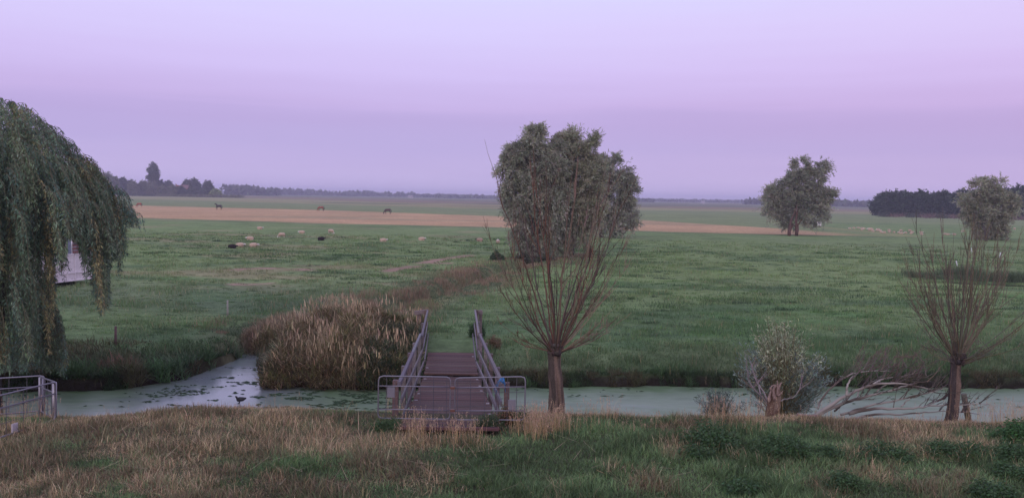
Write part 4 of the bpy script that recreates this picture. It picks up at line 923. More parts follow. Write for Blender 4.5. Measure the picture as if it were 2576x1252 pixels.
def ZA(x, y): return ((400+x/5.008)/1.4907, (600+y/5.008)/1.4907)
horse(*ZA(2105, 936), Lf, 'up', (.045,.035,.035), (.015,.012,.014), 'black horse standing with raised head at the stubble edge', 1.25)
horse(*ZA(612, 884), Lf, 'graze', (.24,.075,.045), (.03,.02,.02), 'red brown horse half hidden by the weeping willow tips', 1.12)
horse(*ZB(1385, 315), Lf+.1, 'graze', (.22,.085,.055), (.02,.015,.015), 'chestnut horse with black tail grazing in the middle of the row', 1.25)
horse(*ZB(2245, 355), Lf-.15, 'graze', (.07,.04,.035), (.02,.015,.016), 'dark brown horse grazing nearest to the middle willows', 1.28)

def cow_mesh(lying):
    m = MB(); dz = -.42 if lying else 0
    m.tube([(-.95,0,1.15+dz),(-.8,0,1.12+dz),(-.3,0,1.02+dz),(.3,0,1.02+dz),(.75,0,1.10+dz),(.92,0,1.12+dz)], [.16,.32,.38,.38,.33,.18], 14)
    m.tube([(.8,0,1.2+dz),(1.05,0,1.32+dz),(1.15,0,1.36+dz)], [.2,.15,.12], 10); m.tube([(1.1,0,1.4+dz),(1.28,0,1.3+dz),(1.42,0,1.16+dz)], [.12,.12,.08], 10)
    for s in (-1,1):
        m.tube([(1.12,s*.1,1.42+dz),(1.08,s*.25,1.40+dz)], [.04,.03], 6)
        if lying: m.tube([(.6,s*.25,.35),(.95,s*.25,.1),(.7,s*.25,.08)], [.13,.07,.05], 8); m.tube([(-.6,s*.3,.35),(-.3,s*.4,.1),(-.1,s*.4,.08)], [.2,.08,.05], 8)
        else: m.tube([(.62,s*.2,.9),(.62,s*.2,.45),(.62,s*.2,0)], [.13,.07,.06], 8); m.tube([(-.72,s*.2,.9),(-.78,s*.2,.5),(-.74,s*.2,0)], [.17,.08,.06], 8)
    me = solid(m, .06, 2); paint(me, lambda V: np.array((.66,.60,.58))*(.9+.2*vn(V[:,0]*2, V[:,2]*2, 5)[:, None])); me.materials.append(M_COAT); return me
CL, CS = cow_mesh(True), cow_mesh(False)
for x, y, me, fc, lab in ((632,186,CS,Lf,'white cow standing leftmost before the dark wood'), (648,198,CL,0,'white cow lying at the feet of the leftmost one'), (1010,180,CS,Lf+.4,'white cow standing above the lying pair by the wood'), (1024,208,CL,0,'right cow of the lying pair by the wood'), (972,204,CL,Lf,'left cow of the lying pair by the wood'),
                         (1290,188,CS,Lf-.3,'white cow standing alone beneath the middle of the wood'), (1574,218,CL,0,'white cow lying low beside the bushy willow, the left of two'), (1672,224,CL,Lf,'white cow lying low beside the bushy willow, the right of two')):
    put(me, 'cow', *ZR(x, y), fc, lab, 'cow', 'white cattle before the dark wood', 1.35)

# moorhen on the duckweed
def bird():
    p = at_z(598, 1014, ZW); m = MB()
    m.tube([(-.02,0,.10),(.05,0,.13),(.16,0,.14),(.26,0,.17)], [.05,.075,.065,.02], 10); m.tube([(0,0,.14),(-.04,0,.20),(-.05,0,.22)], [.04,.03,.035], 8); m.tube([(-.06,0,.22),(-.12,0,.205)], [.018,.006], 6)
    for s in (-1,1): m.tube([(.06,s*.03,.08),(.05,s*.035,.0)], [.012,.009], 6); m.tube([(.05,s*.035,.008),(-.02,s*.05,.008)], [.011,.008], 5)
    me = solid(m, .009, 1); paint(me, lambda V: np.where((V[:,0] < -.085)[:, None], np.array((.5,.45,.4)), np.array((.015,.014,.018)))); me.materials.append(M_COAT)
    o = bpy.data.objects.new('moorhen', me); COL.objects.link(o); o.location = p; o.scale = (1.15,)*3; tag(o, 'small black waterbird standing on the pale duckweed bay', 'bird')
bird()
# white tank wagon beside the lone willow
p = at_z(2055, 571, 0); sc = p.y/F
root = empty('field_caravan', tuple(p), 'small white wagon beside the lone round willow', 'wagon'); m = MB()
m.box((p.x, p.y, 9*sc), (19*sc, 10*sc, 11*sc), None, (.72,.70,.74)); m.box((p.x, p.y, 14.8*sc), (19.6*sc, 10.4*sc, .6*sc), None, (.55,.53,.58)); m.build('body', M_PAINT, root)
for s in (-5, 5):
    m = MB(); m.tube([(p.x+s*sc, p.y-5.2*sc, 2.2*sc), (p.x+s*sc, p.y-4.2*sc, 2.2*sc)], 2.2*sc, 14, (.03,.03,.03)); m.build('wheel', M_PAINT, root)
m = MB(); m.box((p.x+3*sc, p.y-5.05*sc, 10*sc), (5*sc, .2*sc, 4*sc), None, (.12,.13,.16)); m.build('window', M_PAINT, root)

# ------------------------------------------------------------------ farmstead and distance
def blob_tree(name, u, vtop, w, vbase, label, cols, y, group, cat='tree', kind='round'):
    s = y/F; b = at_y(u, vbase, y); b.z = 0; h = (vbase-vtop)*s; h = at_y(u, vtop, y).z; r = w/2*s
    if kind == 'tall': lob = [(b.x+random.uniform(-.2,.2)*r, y, h*f, r*q, r*q, h*.17) for f, q in ((.12,.85),(.25,.98),(.4,1),(.55,1),(.7,.95),(.82,.8),(.88,.5))]
    else: lob = [(b.x, y, h*.55, r*.85, r*.8, h*.44), (b.x-r*.45, y, h*.45, r*.55, r*.5, h*.40), (b.x+r*.45, y, h*.42, r*.55, r*.5, h*.38), (b.x+r*.1, y, h*.72, r*.5, r*.5, h*.26)]
    n = int(140+w*h*.2); return tree(name, tuple(b), lob, label, cat, cols, .4, 3, n, 26, 1.7, .9, .75, .2, group, clen=1.2, rough=.16, mat=M_FAR, shell=.35)
DG = [(.055,.075,.05),(.085,.10,.065)]; MG = [(.12,.135,.08),(.17,.175,.12)]; LG = [(.17,.21,.09),(.22,.26,.12)]
YF = 880.0
def fz(x, y): return ZA(x, y)
FT = [('farm_tree',20,250,260,'tree','tall rounded tree at the left end of the farm, by the weeping willow',MG,30),
      ('farm_tree',150,330,200,'tree','second tree of the farm row from the weeping willow',MG,10),
      ('farm_tree',300,335,200,'tree','purple tinged tree third in the farm row',DG,20),
      ('farm_tree',440,395,150,'tree','small dark gap tree fourth in the farm row',DG,25),
      ('farm_tree',500,425,190,'tree','round willow fifth in the farm row, before the poplar',MG,-10),
      ('farm_tree',690,410,180,'tree','broad willow just left of the poplar',MG,0),
      ('farm_tree',860,428,170,'tree','broad willow at the foot of the poplar',MG,-5),
      ('farm_tree',1010,405,170,'tree','round tree just right of the poplar',DG,15),
      ('farm_tree',1155,412,150,'tree','dark pointed tree between the poplar and the farmhouse',DG,15),
      ('farm_bush',1050,500,140,'bush','rounded bush left of the farmhouse',MG,-25),
      ('farm_bush',1235,488,190,'bush','large rounded bush in front of the farmhouse roof',MG,-22),
      ('farm_bush',1400,520,130,'bush','dark bush under the farmhouse wall',DG,-20),
      ('farm_tree',1510,400,220,'tree','dark tree left half of the big clump by the farmhouse',DG,20),
      ('farm_tree',1640,362,280,'tree','largest dark round tree behind the farmhouse',DG,15),
      ('farm_tree',1905,392,190,'tree','dark upright tree at the right end of the farm',DG,5),
      ('farm_bush',1620,545,260,'bush','low dark bush under the big round tree',DG,-20),
      ('farm_bush',2050,572,190,'bush','pale green bush at the right end of the farm',LG,-30),
      ('farm_bush',1800,570,150,'bush','dark bush beneath the upright right tree',DG,-15)]
for nm, x, yt, w, cat, lab, cols, dy in FT:
    u, vt = fz(x, yt); _, vb = fz(x, 660); y = YF+dy; blob_tree(nm, u, vt, w/5.008/1.4907*.9, vb, lab, cols, y, 'trees round the farm' if cat == 'tree' else 'bushes round the farm', cat)
u, vt = fz(878, 88); blob_tree('poplar_tree', u, vt, 165/5.008/1.4907, 492, 'tall columnar poplar rising over the farm trees', DG, YF+8, None, kind='tall')
# hedge along the farm
hm = MB()
for x in np.arange(380, 2560, 14):
    u, v = fz(x, 640+8*math.sin(x*.02)); y = YF-45; p = at_y(u, v, y); hh = max(.9, .7*p.z+random.uniform(-.4,.5)); n = 26
    P = np.stack([p.x+rng.normal(0, 1.2, n), y+rng.normal(0, 1, n), rng.uniform(0, 1, n)**.7*np.clip(hh, .9, 2.6)], 1); leaves(hm, P, rndunit(n), 1.3, .7, jit(DG[1] if x < 900 else MG[1], n, .15))
tag(hm.build('field_hedge', M_FAR), kind='stuff', label='low tangled hedge along the foot of the farm', cat='hedge')
# farmhouse
def farmhouse():
    y = YF-2; s = y/F; a = at_y(*fz(1310, 500), y); b = at_y(*fz(1535, 500), y); root = empty('farmhouse', ((a.x+b.x)/2, y, 0), 'red roofed brick farmhouse between the farm trees', 'house')
    zr = at_y(*fz(1400, 466), y).z; ze = at_y(*fz(1400, 538), y).z; w = b.x-a.x; D = 8
    m = MB(); m.box(((a.x+b.x)/2, y, ze/2), (w, D, ze), None, (.40,.17,.11)); m.build('wall', M_BRICK, root)
    m = MB(); x0, x1 = a.x+w*.33, b.x+.5
    m.add([(x0,y-D/2-.4,ze-.1),(x1,y-D/2-.4,ze-.1),(x1,y+D/2+.4,ze-.1),(x0,y+D/2+.4,ze-.1),(x0,y,zr),(x1,y,zr)], T=[(0,4,3),(1,2,5)], Q=[(0,1,5,4),(2,3,4,5),(3,2,1,0)], c=(.17,.10,.10)); rf = m.build('roof', M_BRICK, root)
    m = MB(); g0, g1 = a.x-.5, a.x+w*.30; zg = at_y(*fz(1350, 470), y).z
    m.add([(g0,y-D/2-.6,ze),(g1,y-D/2-.6,ze),((g0+g1)/2,y-D/2-.6,zg),(g0,y+D/2,ze),(g1,y+D/2,ze),((g0+g1)/2,y+D/2,zg)], T=[(0,1,2),(5,4,3)], Q=[(0,2,5,3),(2,1,4,5),(1,0,3,4)], c=(.26,.10,.08)); m.build('gable', M_BRICK, root)
    m = MB(); c = at_y(*fz(1307, 455), y); m.box((c.x, y, c.z-1.6), (.9, .9, 3.6), None, (.30,.13,.10)); m.build('chimney', M_BRICK, root)
    m = MB(); p1 = at_y(*fz(1435, 556), y-D/2-.3); p2 = at_y(*fz(1512, 556), y-D/2-.3); m.box(((p1.x+p2.x)/2, y-D/2-.35, p1.z), (p2.x-p1.x, .3, 35/5.008/1.49*s), None, (.68,.34,.20)); m.build('sunlit_wall', M_BRICK, root)  # orange stretch of house wall, the sunlight on it put into its colour
farmhouse()
# far tree line on the horizon
def far_line():
    m = MB(); cols = [(.06,.075,.05),(.08,.09,.06)]
    def run(u0, u1, vt0, vt1, y, bump, dens=1.0, base=0, step=6, col=None):
        u = u0
        while u < u1:
            f = (u-u0)/(u1-u0); vt = vt0+(vt1-vt0)*f-bump*(vn(np.array(u*.045), np.array(y*.01), 4)-.35)-random.uniform(0, bump*.35); p = at_y(u, vt, y); hz = max(3.2, p.z*.82)*(1-.45*(float(vn(np.array(u*.13), np.array(y*.02), 8)) > .62)); r = step*y/F*.8
            n = int(34*dens*max(1, hz/9)); P = np.stack([p.x+rng.normal(0, r*.6, n), y+rng.normal(0, 14, n), hz*(1-rng.uniform(0, 1, n)**1.5)], 1); P[:,2] *= np.sqrt(np.clip(1-((P[:,0]-p.x)/(r*2.2))**2, .1, 1))
            leaves(m, P, rndunit(n), 8.0, 5.5, jit(col or cols[random.randint(0,1)], n, .1)); u += step*random.uniform(.7, 1.2)
    run(540, 2250, 488, 517, 3000, 2.5, 1.4)
    run(-400, 540, 472, 486, 2800, 3)
    run(686, 900, 478, 486, 2000, 7, 1.0)
    run(900, 1270, 486, 496, 2100, 7, 1.0)
    run(1100, 1260, 492, 497, 1900, 4, .8)
    run(1560, 1640, 498, 506, 1700, 7, 1.0)
    run(1640, 2240, 506, 512, 2200, 4, 1.0)
    run(1880, 1935, 505, 503, 1500, 5, 1.0)
    run(2085, 2230, 510, 511, 1300, 6, 1.0, col=(.07,.085,.05))
    run(573, 645, 469, 470, 1500, 4, 1.6)
    run(640, 690, 471, 477, 1500, 4, 1.4)
    run(2230, 3000, 512, 516, 2500, 4, 1.0)
    run(1240, 1600, 500, 506, 2300, 4, 1.0)
    tag(m.build('distant_treeline', M_FAR), kind='stuff', label='blue distant line of trees along the horizon', cat='treeline')
far_line()
# pale distant sheds
for i, (u, v, w, h, lab) in enumerate(((1033,491,11,3,'small dim barn below the far tree line, left of the middle willows'), (1768,507,8,3,'tiny pinkish distant house right of the middle willows'))):
    y = 1450; p = at_y(u, v, y); s = y/F; root = empty('distant_barn', (p.x, y, 0), lab, 'barn', 'far pale buildings'); m = MB(); m.box((p.x, y, 1.5), (w*s, 12, 3), None, (.34,.31,.33)); m.build('wall', M_PAINT, root)
    m = MB(); a, b = p.x-w*s/2-.4, p.x+w*s/2+.4; m.add([(a,y-6.4,2.9),(b,y-6.4,2.9),(b,y+6.4,2.9),(a,y+6.4,2.9),(a,y,5.0),(b,y,5.0)], T=[(0,4,3),(1,2,5)], Q=[(0,1,5,4),(2,3,4,5),(3,2,1,0)], c=(.22,.18,.18)); m.build('roof', M_PAINT, root)
# dark wood at the right: separate trees of one row, with their trunks
def wood():
    cols = [(.035,.055,.035),(.055,.075,.045)]
    xs_ = [2232,2262,2292,2318,2345,2372,2398,2425,2455,2490,2525,2556,2590,2630,2670]; vt = [488,482,490,486,491,485,493,480,484,477,479,473,472,470,470]; ws = [44,42,38,36,38,36,38,44,44,46,46,46,48,50,50]
    labs = ['leftmost','second from left','third from left','fourth from left','fifth from left','sixth from left','seventh from left','eighth from left','ninth from left','tenth from left','eleventh from left','twelfth from left','thirteenth from left','fourteenth from left','last']
    for k in range(13):
        y = 430-k*3; s = y/F; b = at_y(xs_[k], 545, y); h = at_y(xs_[k], vt[k], y).z; r = ws[k]/2*s*1.15
        lob = [(b.x, y, h*.62, r, r, h*.38), (b.x-r*.3, y, h*.34, r*.95, r*.9, h*.34), (b.x+r*.35, y, h*.36, r*.9, r*.9, h*.36), (b.x, y+r, h*.45, r*1.1, r, h*.42)]
        tree('wood_tree', (b.x, y, 0), lob, 'dark tree in the right hand wood edge, %s in its row' % labs[k], 'tree', cols, .35, 3, 620, 26, 1.25, .7, .6, .2, 'trees of the dark wood', rough=.14, mat=M_FAR, shell=.35)
    m = MB()
    for k in range(220):
        u = rng.uniform(2215, 2700); y = rng.uniform(385, 412)-(u-2215)*.05; p = at_y(u, 545, y); n = 24
        P = np.stack([p.x+rng.normal(0, 1.6, n), y+rng.normal(0, 1, n), rng.uniform(0, 1, n)*rng.uniform(.8, 2.4)], 1); leaves(m, P, rndunit(n), .8, .35, jit((.15,.10,.09) if vn(np.array(u*.03), np.array(1.), 3) > .45 else (.06,.07,.05), n, .2))
    tag(m.build('wood_undergrowth', M_FAR), kind='stuff', label='red brown scrub along the foot of the dark wood', cat='undergrowth')
wood()

# ------------------------------------------------------------------ grass and reeds
def grass_h(x, y): return H(x, y)
# far meadow blades
def meadow():
    mb = MB(); N = 460000
    y = np.exp(rng.uniform(math.log(29), math.log(130), N)); x = rng.uniform(-1, 1, N)*(.72*y+5)
    e = y-yfar(x); d, _ = dseg(x, y, SD); br = (np.abs(x+.0755*y) < 1.15) & (y < 36.9)
    d2, _ = dseg(x, y, RD)
    tuft = fbm(x*.75, y*.75, 101); tuft2 = fbm(x*.18, y*.18, 103)
    trk = np.minimum(np.minimum(dseg(x, y, TRK)[0], dseg(x, y, TRK2)[0]), dseg(x, y, TRK3)[0])
    ok = (e > .05) & (d > .6) & (d2 > 1.4) & ~br & (off(L_A, x, y) < 0) & (rng.random(N) < .45+.9*ss(.4,.65,tuft)) & (trk > .6)
    x, y, tuft, tuft2, e = x[ok], y[ok], tuft[ok], tuft2[ok], e[ok]; n = len(x)
    h = (.045+.24*ss(.48,.68,tuft)+.10*ss(.5,.7,tuft2))*rng.uniform(.6, 1.3, n)*(1+.9*(1-ss(0, 6, e)))
    w = .010*(y/30)**1.0*rng.uniform(.8, 1.4, n)
    c = ground_col(x, y); dark = ss(.52,.72,tuft)[:, None]; c = c*(1-.5*dark)+np.array((.06,.115,.05))*.5*dark
    lt = ss(.55,.75,tuft2)[:, None]; c = c*(1-.25*lt)+np.array((.19,.30,.10))*.25*lt
    dry = (rng.random(n) < .07); c[dry] = (.28,.23,.14)
    blades(mb, np.stack([x, y, H(x, y)-.01], 1), h, w, rng.uniform(.2, 1.0, n), jit(c*1.08, n, .16))
    K = 2600; cy = np.exp(rng.uniform(math.log(36), math.log(125), K)); cx_ = rng.uniform(-.7, .7, K)*cy; nbk = 70
    ki = np.repeat(np.arange(K), nbk); rad = rng.uniform(.12, .6, K)*(.35+1.1*ss(.42,.62,fbm(cx_*.09, cy*.07, 141))); x = cx_[ki]+rng.normal(0, 1, K*nbk)*rad[ki]*1.5; y = cy[ki]+rng.normal(0, 1, K*nbk)*rad[ki]*.6
    e = y-yfar(x); d, _ = dseg(x, y, SD); d2, _ = dseg(x, y, RD); ok = (e > 1) & (d > .8) & (d2 > 1.6) & (off(L_A, x, y) < -.5) & ~((np.abs(x+.0755*y) < 1.3) & (y < 38)) & (dseg(x, y, TRK)[0] > .8); x, y, ki = x[ok], y[ok], ki[ok]; n = len(x)
    kc = np.array([(.055,.10,.045),(.075,.14,.05),(.12,.21,.07),(.05,.085,.045)])[rng.choice(4, K)]; hk = rng.uniform(.10,.27,K)*(.35+.9*ss(.42,.62,fbm(cx_*.09, cy*.07, 141)))
    blades(mb, np.stack([x, y, H(x, y)-.01], 1), hk[ki]*rng.uniform(.5,1.1,n), .012*(y/30)*rng.uniform(.8,1.4,n), rng.uniform(.3,1.4,n), jit(kc[ki], n, .18))
    tag(mb.build('meadow_grass', M_GRASS), kind='stuff', label='green tufted meadow grass beyond the ditch', cat='grass')
meadow()
# long bank grass along the far water edge and side ditch
def banks():
    mb = MB(); N = 100000
    x = rng.uniform(-29, 31, N); e = np.where(rng.random(N) < .45, np.abs(rng.normal(0, .5, N)), rng.uniform(0, 1, N)**1.4*6); y = yfar(x)+e
    ok = (np.abs(x+.0755*y) > 1.1) & ~((x > -11.6) & (x < -3.5)) & ((e > .38) | (fbm(x*2.2, 0*x, 118) > .52)); x, y, e = x[ok], y[ok], e[ok]; n = len(x)
    cl = fbm(x*1.3, y*1.3, 111); left = x < -10
    h = np.where(left, .25+.6*ss(.45,.75,cl), .18+.34*ss(.4,.75,cl))*rng.uniform(.6,1.2,n)*(1-.45*ss(.5,5,e))
    c = np.where((cl > .55)[:, None], np.array((.10,.17,.075)), np.array((.05,.085,.04))); brn = (fbm(x*.5, y*.5, 113) > .5) & (left | (e < 1.2)); c[brn] = c[brn]*.4+np.array((.15,.10,.065))*.6; gr = (~left) & (e > 1); c[gr] = c[gr]*.5+np.array((.09,.15,.06))*.5
    blades(mb, np.stack([x, y, H(x, y)-.02], 1), h, np.where(left, .026, .016)*rng.uniform(.7,1.3,n), rng.uniform(.3, 1.8, n), jit(c, n, .22), az=rng.normal(-np.pi/2, 1.2, n))
    # side ditch margins: rough sedge and straw
    N = 60000; t = rng.uniform(0, len(SD)-1.001, N); i = t.astype(int); f = (t-i)[:, None]; c0 = SD[i]*(1-f)+SD[i+1]*f; ab = SD[i+1]-SD[i]; nn = np.stack([-ab[:,1], ab[:,0]], 1)/np.linalg.norm(ab, axis=1)[:, None]
    o = rng.normal(0, 1.9, N); P = c0+nn*o[:, None]; x, y = P[:,0], P[:,1]; g = fbm(x*.6, y*.6, 115)
    ok = (y > yfar(x)+.1) & ((np.abs(x+.0755*y) > 1.2) | (y > 38)); x, y, g, o = x[ok], y[ok], g[ok], o[ok]; n = len(x)
    c = np.where((g > .53)[:, None], np.array((.25,.185,.12)), np.array((.09,.125,.07))); red = fbm(x*1.1, y*1.1, 117) > .66; c[red] = (.20,.13,.09)
    h = (.14+.42*ss(.4,.75,g))*rng.uniform(.5,1.2,n)*(1-.4*ss(50,85,y)); blades(mb, np.stack([x, y, H(x, y)], 1), h, .012*(y/30)*rng.uniform(.8,1.4,n), rng.uniform(.2,1.0,n), jit(c, n, .2))
    # reeds by the small ditch at the right
    N = 9000; t = rng.uniform(0, len(RD)-1.001, N); i = t.astype(int); f = (t-i)[:, None]; P = RD[i]*(1-f)+RD[i+1]*f; x = P[:,0]+rng.normal(0, .4, N); y = P[:,1]+np.where(rng.random(N) < .72, 2.6+rng.normal(0, .6, N), -2.0+rng.normal(0, .3, N)*.5)
    x = np.concatenate([x, rng.uniform(at_z(2320,700,0).x, at_z(2470,700,0).x, 3500)]); y = np.concatenate([y, at_z(2400,700,0).y+rng.normal(1.5, 1.2, 3500)]); n = len(x)
    far_ = y > np.interp(x, RD[:,0], RD[:,1])+.5
    blades(mb, np.stack([x, y, H(x, y)], 1), np.where(far_, rng.uniform(.2,1.0,n)*(.35+.9*ss(.35,.65,fbm(x*.35, y*.1, 119))), rng.uniform(.1,.2,n)), .03, rng.uniform(.1,.7,n), jit((.085,.115,.065), n, .28))
    tag(mb.build('bank_grass', M_GRASS), kind='stuff', label='long rough grass and sedge along the ditch banks', cat='grass')
banks()
def reeds():
    mb = MB()
    # body of leaves
    def region(N):
        x = rng.uniform(-11.8, -2.9, N); y = rng.uniform(28.4, 41.5, N)
        e = y-yfar(x); back = np.interp(x, SD[:,0][:4], SD[:,1][:4])+.6
        ok = (e > -.25) & (y < np.minimum(back, 38.6)) & (x < -.0755*y-1.25); ok &= ~((x < FE2[0,0]+.1) & (y < 36)); return x[ok], y[ok], e[ok]
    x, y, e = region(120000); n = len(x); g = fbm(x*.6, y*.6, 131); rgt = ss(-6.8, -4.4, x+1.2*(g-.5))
    top = (.70+.80*ss(.36,.62,g))*(1-.42*rgt)*(.62+.38*ss(-.2, 2.0, e)); z0 = np.maximum(H(x, y), ZW-.1)
    # arching leaves start anywhere up a stalk
    st = rng.uniform(0, 1, n)**.8*top*.8
    L = rng.uniform(.25, .65, n); cg = np.array((.13,.145,.07)); co = np.array((.25,.21,.115)); cb = np.array((.20,.13,.08)); cs = np.array((.46,.35,.21))
    k = rng.random(n); hf = st/top; c = np.where((k < .28)[:, None], cg, np.where((k < .55)[:, None], co, np.where((k < .8)[:, None], cb, cs)))
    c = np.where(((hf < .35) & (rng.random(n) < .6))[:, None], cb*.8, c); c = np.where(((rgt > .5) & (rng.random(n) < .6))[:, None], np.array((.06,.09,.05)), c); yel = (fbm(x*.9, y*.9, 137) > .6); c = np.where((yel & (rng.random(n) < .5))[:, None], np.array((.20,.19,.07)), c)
    az = rng.normal(-np.pi/2, 1.3, n)
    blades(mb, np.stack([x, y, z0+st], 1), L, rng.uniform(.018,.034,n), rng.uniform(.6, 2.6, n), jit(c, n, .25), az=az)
    # standing stalks with plumes
    x, y, e = region(9000); g = fbm(x*.7, y*.7, 133); rgt = ss(-6.4, -4.6, x); ok = rng.random(len(x)) < .12+.85*ss(.46,.62,g)-.6*rgt; x, y, e, g, rgt = x[ok], y[ok], e[ok], g[ok], rgt[ok]; n = len(x)
    h = (.85+1.05*ss(.42,.64,g))*(1-.35*rgt)*rng.uniform(.7,1.15,n)*(.7+.3*ss(0,2.5,e)); z0 = np.maximum(H(x, y), ZW-.1); c = np.where((rng.random(n) < .7)[:, None], np.array((.40,.30,.18)), np.array((.26,.20,.11)))
    blades(mb, np.stack([x, y, z0], 1), h, rng.uniform(.009,.015,n), rng.uniform(.05,.35,n), jit(c, n, .2), tipcol=np.array((.48,.36,.235)))
    pl = rng.random(n) < .6; m2 = pl.sum(); blades(mb, np.stack([x[pl], y[pl], z0[pl]+h[pl]*.8], 1), rng.uniform(.22,.4,m2), rng.uniform(.025,.045,m2), rng.uniform(.1,.7,m2), jit((.46,.345,.225), m2, .2))
    tag(mb.build('reed_bed', M_GRASS), kind='stuff', label='dense tan and brown reed bed left of the footbridge', cat='reeds')
reeds()
def sedges():
    for i, (u, v, nn, hh, c, lab) in enumerate(((392,968,240,1.0,(.11,.20,.09),'bright green sedge tuft at the left water edge'), (432,960,200,.9,(.12,.19,.10),'pale green sedge tuft just right of the brightest one'), (470,950,160,.85,(.09,.15,.08),'darker sedge tuft third along the left water edge'), (290,965,260,.75,(.22,.13,.09),'red brown dry tuft below the dark wooden post'), (520,935,160,.8,(.11,.17,.09),'leaning sedge tuft nearest the reed bed inlet'), (600,905,220,.85,(.12,.18,.09),'tall sedge tuft at the inlet corner opposite the reeds'))):
        p = at_z(u, v, ZW); p.y += .35; m = MB(); x = p.x+rng.normal(0, .30, nn); y = p.y+np.abs(rng.normal(0, .22, nn)); blades(m, np.stack([x, y, H(x, y)-.02], 1), rng.uniform(.5,1,nn)*hh, rng.uniform(.022,.036,nn), rng.uniform(.3,2.0,nn), jit(c, nn, .2), az=rng.normal(-np.pi/2, 1.4, nn)); tag(m.build('sedge_tuft', M_GRASS), lab, 'sedge', 'sedge tufts at the left water edge')
sedges()

def foreground():
    N = 590000; y = rng.uniform(10.8, 21.8, N); x = rng.uniform(-1, 1, N)*(.70*y+4.5)
    dens = 1.0
    br = (np.abs(x+.0755*y) < 1.0) & (y > 15.75)
    nz1 = fbm(x*.55, y*.8, 201); nz2 = fbm(x*1.6, y*1.6, 203); nz3 = fbm(x*.25+4, y*.3, 205)
    left = 1-ss(-2.0, 1.5, x+3*(nz3-.5)); y1 = 16.9-.55*ss(-1, 2, x)*0
    s = ss(16.2, 17.4, y+1.4*(nz1-.5)*2); s2 = ss(10.6, 13.4, y+2.4*(nz1-.5)*2)*left
    s = np.maximum(s, s2); s = np.clip(s*1.1+2.6*(nz1-.5)+1.8*(nz2-.5)-.2, 0, 1)
    # right of the broken stump the crest is green grass with a straw fringe beyond
    ok = ~br; x, y, s, nz1, nz2 = x[ok], y[ok], s[ok], nz1[ok], nz2[ok]; n = len(x)
    straw = rng.random(n) < s*.8; z = H(x, y)
    mound = .6+.8*ss(.4,.7,nz2); mound = mound*(1-.5*((np.abs(x+.0755*y) < 2.1) & (y > 15.3) & (y < 17.8))); mound = mound*(1-.5*ss(16.6, 17.8, y))
    mb = MB()
    g = ~straw; m = g.sum()
    gc = np.array((.07,.125,.05)); gc2 = np.array((.16,.225,.10)); f = rng.uniform(0, 1, (m,1))*.7+.5*(nz1[g][:, None]-.3); c = gc*(1-f)+gc2*f
    olive = (s[g] > .4)[:, None]; c = np.where(olive, c*.6+np.array((.15,.135,.08))*.4, c)
    pt = fbm(x[g]*.9, y[g]*1.3, 221)[:, None]; c = c*(.75+.6*ss(.35,.68,pt))
    blades(mb, np.stack([x[g], y[g], z[g]-.01], 1), rng.uniform(.08,.24,m)*mound[g], rng.uniform(.007,.013,m), rng.uniform(.3,2.2,m), jit(c, m, .25))
    q = straw; m = q.sum(); c = np.where((rng.random(m) < .5)[:, None], np.array((.35,.26,.155)), np.where((rng.random(m) < .55)[:, None], np.array((.19,.13,.08)), np.array((.50,.39,.245))))
    pt = fbm(x[q]*1.1, y[q]*1.6, 223)[:, None]; c = c*(.55+.70*ss(.33,.68,pt))
    tall = ss(15.6, 17.2, y[q]); h = rng.uniform(.08,.27,m)*(1+.05*tall)*mound[q]; bend = np.where(rng.random(m) < .30+.25*tall, rng.uniform(.2,1.0,m), rng.uniform(1.2,5,m))
    blades(mb, np.stack([x[q], y[q], z[q]-.01], 1), h, rng.uniform(.005,.010,m), bend, jit(c, m, .22))
    # seeding stalks on the crest
    N = 4500; y = rng.uniform(16.0, 20.5, N); x = rng.uniform(-.7, .7, N)*y; ok = (~((np.abs(x+.0755*y) < 1.05) & (y > 15.7))) & (fbm(x*.8, y*.8, 211) > .47); x, y = x[ok], y[ok]; n = len(x)
    # in front of the bridge gates
    xb = np.concatenate([rng.normal(-1.85, .16, 130), rng.normal(-.95, .30, 120), rng.normal(.55, .22, 300), rng.normal(1.0,.2,120)]); yb_ = np.concatenate([rng.normal(15.4,.25,130), rng.normal(15.1,.25,120), rng.normal(15.9,.3,300), rng.normal(16.3,.2,120)])
    x = np.concatenate([x, xb]); y = np.concatenate([y, yb_]); hh = np.concatenate([rng.uniform(.18,.42,n)*(.45+1.15*ss(.5,.64,fbm(x[:n]*.9, y[:n]*.4, 231)))*(1-.45*((x[:n] > -10) & (x[:n] < -7)))*(1-.5*((np.abs(x[:n]+.0755*y[:n]) < 2.0) & (y[:n] < 17.5))), rng.uniform(.25,.62,len(xb))]); n = len(x); z = H(x, y)
    c = np.where((rng.random(n) < .6)[:, None], np.array((.46,.33,.18)), np.array((.34,.23,.13))); b = rng.uniform(.05,.7,n)
    az = rng.uniform(0, 6.28, n); blades(mb, np.stack([x, y, z-.02], 1), hh, .006, b, jit(c, n, .18), az=az)
    tip = np.stack([x+np.cos(az)*b*hh/np.sqrt(1+b*b), y+np.sin(az)*b*hh/np.sqrt(1+b*b), z-.02+hh/np.sqrt(1+b*b)], 1)
    for k in range(5): leaves(mb, tip-np.array([0,0,.025*k]), rng.normal(0,.5,(n,3))+np.array([0,0,1.]), .035, .012, jit((.40,.28,.20), n, .15))
    # tall loose arching stems lying in the grass
    N = 130; x = rng.uniform(-8.5, 4, N); y = rng.uniform(12.2, 16, N); blades(mb, np.stack([x, y, H(x, y)+.12], 1), rng.uniform(.25,.6,N), .006, rng.uniform(1.2,4,N), jit((.40,.32,.21), N, .2))
    # olive low weeds
    tag(mb.build('bank_sward', M_GRASS), kind='stuff', label='dry straw and green grass covering the near bank', cat='grass')
foreground()

